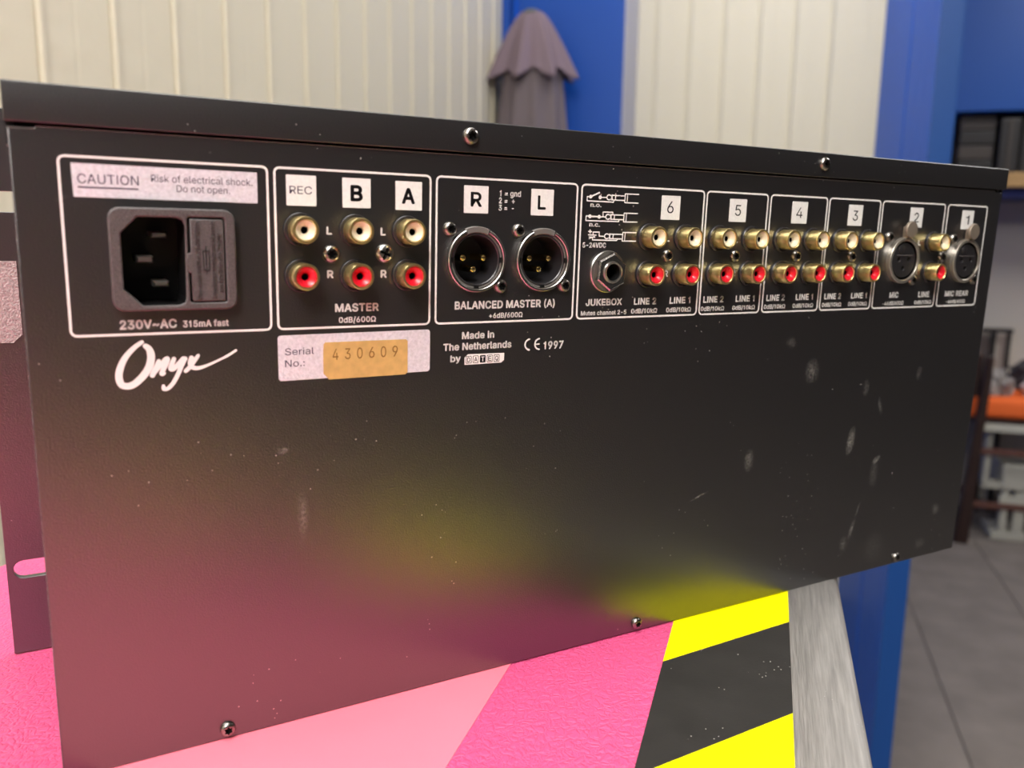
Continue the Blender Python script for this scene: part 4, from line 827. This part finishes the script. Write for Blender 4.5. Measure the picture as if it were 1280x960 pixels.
# shelf board with dark equipment in the recess
M['board'] = mat('pale_wood_board', lin(176, 140, 92), .6, 0, .3, stretch=(.3, 3, 3), var=(20, .15))
sb = link('shelf_board', box_mesh([(.297, 3.19, 3.40, 3.747, 1.2795, 1.330)], .003), M['board']); sb.matrix_world = ROOM
sb['label'] = 'pale wooden shelf board above the navy rail on the far wall'; sb['category'] = 'shelf'
M['eq'] = mat('black_case', lin(30, 27, 26), .5); M['eq2'] = mat('dark_brown_case', lin(62, 54, 48), .5); M['eqgrey'] = mat('grey_case_trim', lin(110, 104, 98), .5)
ev = [(.62, .735, 'stack of thin dark cases, leftmost on the wooden shelf', 3), (.745, .81, 'upright black case between thin stack and round-knobbed case', 1), (.82, 1.12, 'wide black case with pale round knobs on the wooden shelf', 2)]
for (x0, x1, lab, kind) in ev:
    t = thing('equipment_case', lab, 'case', None, ROOM @ Matrix.Translation(((x0 + x1) / 2, 3.56, 1.3302)))
    hw = (x1 - x0) / 2
    if kind == 3:
        for k in range(4): link('case', box_mesh([(-hw, hw, -.1 + .006 * (k % 2), .1, .052 * k, .052 * k + .048)], .004), M['eq2'] if k % 2 else M['eq'], t)
    elif kind == 1:
        link('body', box_mesh([(-hw, hw, -.12, .1, 0, .19)], .006), M['eq'], t); link('strap', box_mesh([(-.006, .006, -.124, -.1205, 0.004, .186)], .001), M['eq2'], t)
    else:
        link('body', box_mesh([(-hw, hw, -.1, .1, 0, .17)], .006), M['eq'], t)
        link('lid', box_mesh([(-hw + .01, hw - .01, -.09, .1, .1705, .205)], .006), M['eq2'], t)
        for kx, kz in ((-.085, .05), (-.085, .118), (-.02, .05), (-.02, .118)):
            o = link('knob', lathe([(13, 0), (13, 10), (10, 13), (0, 13)], 20), M['eqgrey'], t, (kx, -.1005, kz), smooth=True)

# brown chair with orange cushion
M['brown'] = mat('dark_brown_wood', lin(44, 25, 20), .4, 0, .5, stretch=(2, 2, .3), var=(60, .2))
M['brown2'] = mat('red_brown_wood', lin(92, 58, 50), .45, 0, .5)
M['orange'] = mat('orange_fabric', lin(242, 112, 54), .75, 0, .2, bump=(500, .3, .002))
M['white2'] = mat('off_white_plastic', lin(186, 184, 172), .5)
ch = thing('wooden_chair', 'dark brown wooden chair with orange cushion by the far wall', 'chair', None, ROOM @ Matrix.Translation((.725, 3.27, 0)))
def bar_mesh(p, q, w0, w1=None, d=None):
    p, q = Vector(p), Vector(q); ax = (q - p).normalized(); x = ax.cross(Vector((0, 1, 0)) if abs(ax.y) < .9 else Vector((0, 0, 1))).normalized(); y_ = ax.cross(x)
    w1 = w1 or w0; vs = []
    for c, w_ in ((p, w0), (q, w1)):
        for a, b in ((-1, -1), (1, -1), (1, 1), (-1, 1)): vs.append(c + x * a * w_ / 2 + y_ * b * (d or w_) / 2)
    me = fixn(mesh(vs, [(0, 1, 2, 3), (4, 5, 6, 7), (0, 1, 5, 4), (1, 2, 6, 5), (2, 3, 7, 6), (3, 0, 4, 7)]))
    bm = bmesh.new(); bm.from_mesh(me); bmesh.ops.bevel(bm, geom=bm.edges[:], offset=min(w0, w1) * .15, segments=1, affect='EDGES'); bm.to_mesh(me); bm.free(); return me
link('leg', bar_mesh((-.004, .0, 0), (.030, .0, .69), .046, .024), M['brown'], ch)
link('leg', bar_mesh((.412, .0, 0), (.38, .0, .69), .036, .03), M['brown'], ch)
link('leg', bar_mesh((-.02, .40, 0), (.0, .38, .455), .034), M['brown'], ch)
link('leg', bar_mesh((.42, .40, 0), (.40, .38, .455), .034), M['brown'], ch)
link('back_rail', box_mesh([(-.05, .012, .012, .03, .54, .69)], .004), M['brown'], ch)
for z_ in (.13, .33): link('rung', box_mesh([(.0, .40, .018, .035, z_, z_ + .022)], .003), M['brown2'], ch)
for z_ in (.18,): link('rung', bar_mesh((-.005, .02, z_), (-.008, .37, z_), .02), M['brown2'], ch)
link('seat_rail', box_mesh([(.03, .40, .02, .036, .415, .445)], .004), M['white2'], ch)
link('seat', box_mesh([(-.005, .405, .02, .41, .4455, .459)], .003), M['brown'], ch)
cu_ = box_mesh([(-.04, .42, .035, .42, .4595, .536)], .024, 4)
link('cushion', cu_, M['orange'], ch, smooth=True)['label'] = 'orange cushion'

# crumpled cloths on the cushion
def crumple(r, fl, seed, n=3):
    bm = bmesh.new(); bmesh.ops.create_icosphere(bm, subdivisions=4, radius=1)
    from mathutils import noise
    for v in bm.verts:
        k = noise.fractal(v.co * 2.2 + Vector((seed, seed * 2, 0)), 1, 2, 4) * .45
        rg = abs(noise.noise(v.co * 3.1 + Vector((seed * 3, 0, seed)))) * .35
        v.co = v.co * (1 + k - rg); v.co = Vector((v.co.x * r[0], v.co.y * r[1], max(v.co.z, -.45) * r[2] + .45 * r[2]))
    me = bpy.data.meshes.new('cr'); bm.to_mesh(me); bm.free(); return me
for lab, loc, r_, c_, sd in (('crumpled grey cloth on the orange cushion, at its left end', (.815, 3.40, .5365), (.055, .055, .06), (150, 144, 140), 1.3),
                            ('crumpled white cloth on the orange cushion beside the grey one', (.958, 3.40, .5365), (.055, .055, .055), (205, 200, 202), 4.1),
                            ('dark folded bag on the orange cushion, behind the white cloth', (.985, 3.54, .5365), (.09, .045, .09), (52, 50, 54), 7.7)):
    o = link('crumpled_cloth' if 'cloth ' in lab and 'bag' not in lab else 'folded_bag', crumple(r_, 0, sd), mat('cloth_%d' % int(sd), lin(*c_), .8), smooth=True)
    o.matrix_world = ROOM @ Matrix.Translation(loc); o['label'] = lab; o['category'] = 'bag' if 'bag' in lab else 'cloth'

# black wire screen behind
ws = thing('wire_screen', 'black framed wire mesh screen standing against the far wall behind the chair', 'screen', None, ROOM @ Matrix.Translation((.012, 3.715, -.03)))
M['wire'] = mat('black_wire', lin(38, 36, 36), .5, .3)
link('frame', join([box_mesh([(.60, .915, -.008, .008, .765, .781)], .002), box_mesh([(.838, .856, -.008, .008, .03, .764)], .002), box_mesh([(.893, .909, -.008, .008, .03, .764)], .002), box_mesh([(.60, .616, -.008, .008, .03, .764)], .002)]), M['wire'], ws)
bm = bmesh.new()
for sgn in (1, -1):
    for k in range(-30, 42):
        c = .616 + k * .013
        pts = []
        # 45-degree wires clipped to the pane .616-.838 x .50-.765
        for q in range(2):
            pass
        x0, x1 = .616, .838; z0, z1 = .45, .765
        if sgn > 0: f = lambda x: z0 + (x - c) * 1.0
        else: f = lambda x: z0 + (c + .0 - x) * 1.0
        xs = [x for x in [x0 + (x1 - x0) * i / 60 for i in range(61)] if z0 <= f(x) <= z1]
        if len(xs) < 2: continue
        a = Vector((xs[0], sgn * .0015, f(xs[0]))); b = Vector((xs[-1], sgn * .0015, f(xs[-1])))
        d = (b - a).normalized(); nn = Vector((-d.z, 0, d.x)) * .0011
        vv = [bm.verts.new(p) for p in (a + nn, b + nn, b - nn, a - nn)]; bm.faces.new(vv)
me = bpy.data.meshes.new('mesh_pane'); bm.to_mesh(me); bm.free()
mp_ = link('mesh_pane', me, M['wire'], ws); mp_['kind'] = 'stuff'; mp_.modifiers.new('s', 'SOLIDIFY').thickness = .0016

# off-white plastic stool under and behind the chair
so = thing('step_stool', 'small off-white plastic step stool on the floor under the brown chair', 'stool', None, ROOM @ Matrix.Translation((.79, 3.40, 0)))
link('side_frame', join([box_mesh([(.0, .022, -.05, .0, .20, .40)], .004), box_mesh([(.0, .075, -.05, .0, .19, .215)], .004)]), M['white2'], so)
link('step', box_mesh([(.062, .16, -.06, .12, .19, .285)], .012), M['white2'], so)
link('leg', box_mesh([(.07, .095, -.05, -.01, .03, .189)], .004), M['white2'], so)
link('leg', box_mesh([(.115, .15, -.05, -.01, .03, .189)], .004), M['white2'], so)
link('foot', box_mesh([(.045, .16, -.06, .1, 0.0, .0295)], .004), M['white2'], so)
link('crossbar', box_mesh([(.062, .155, -.056, -.052, .125, .17)], .001), M['white2'], so)
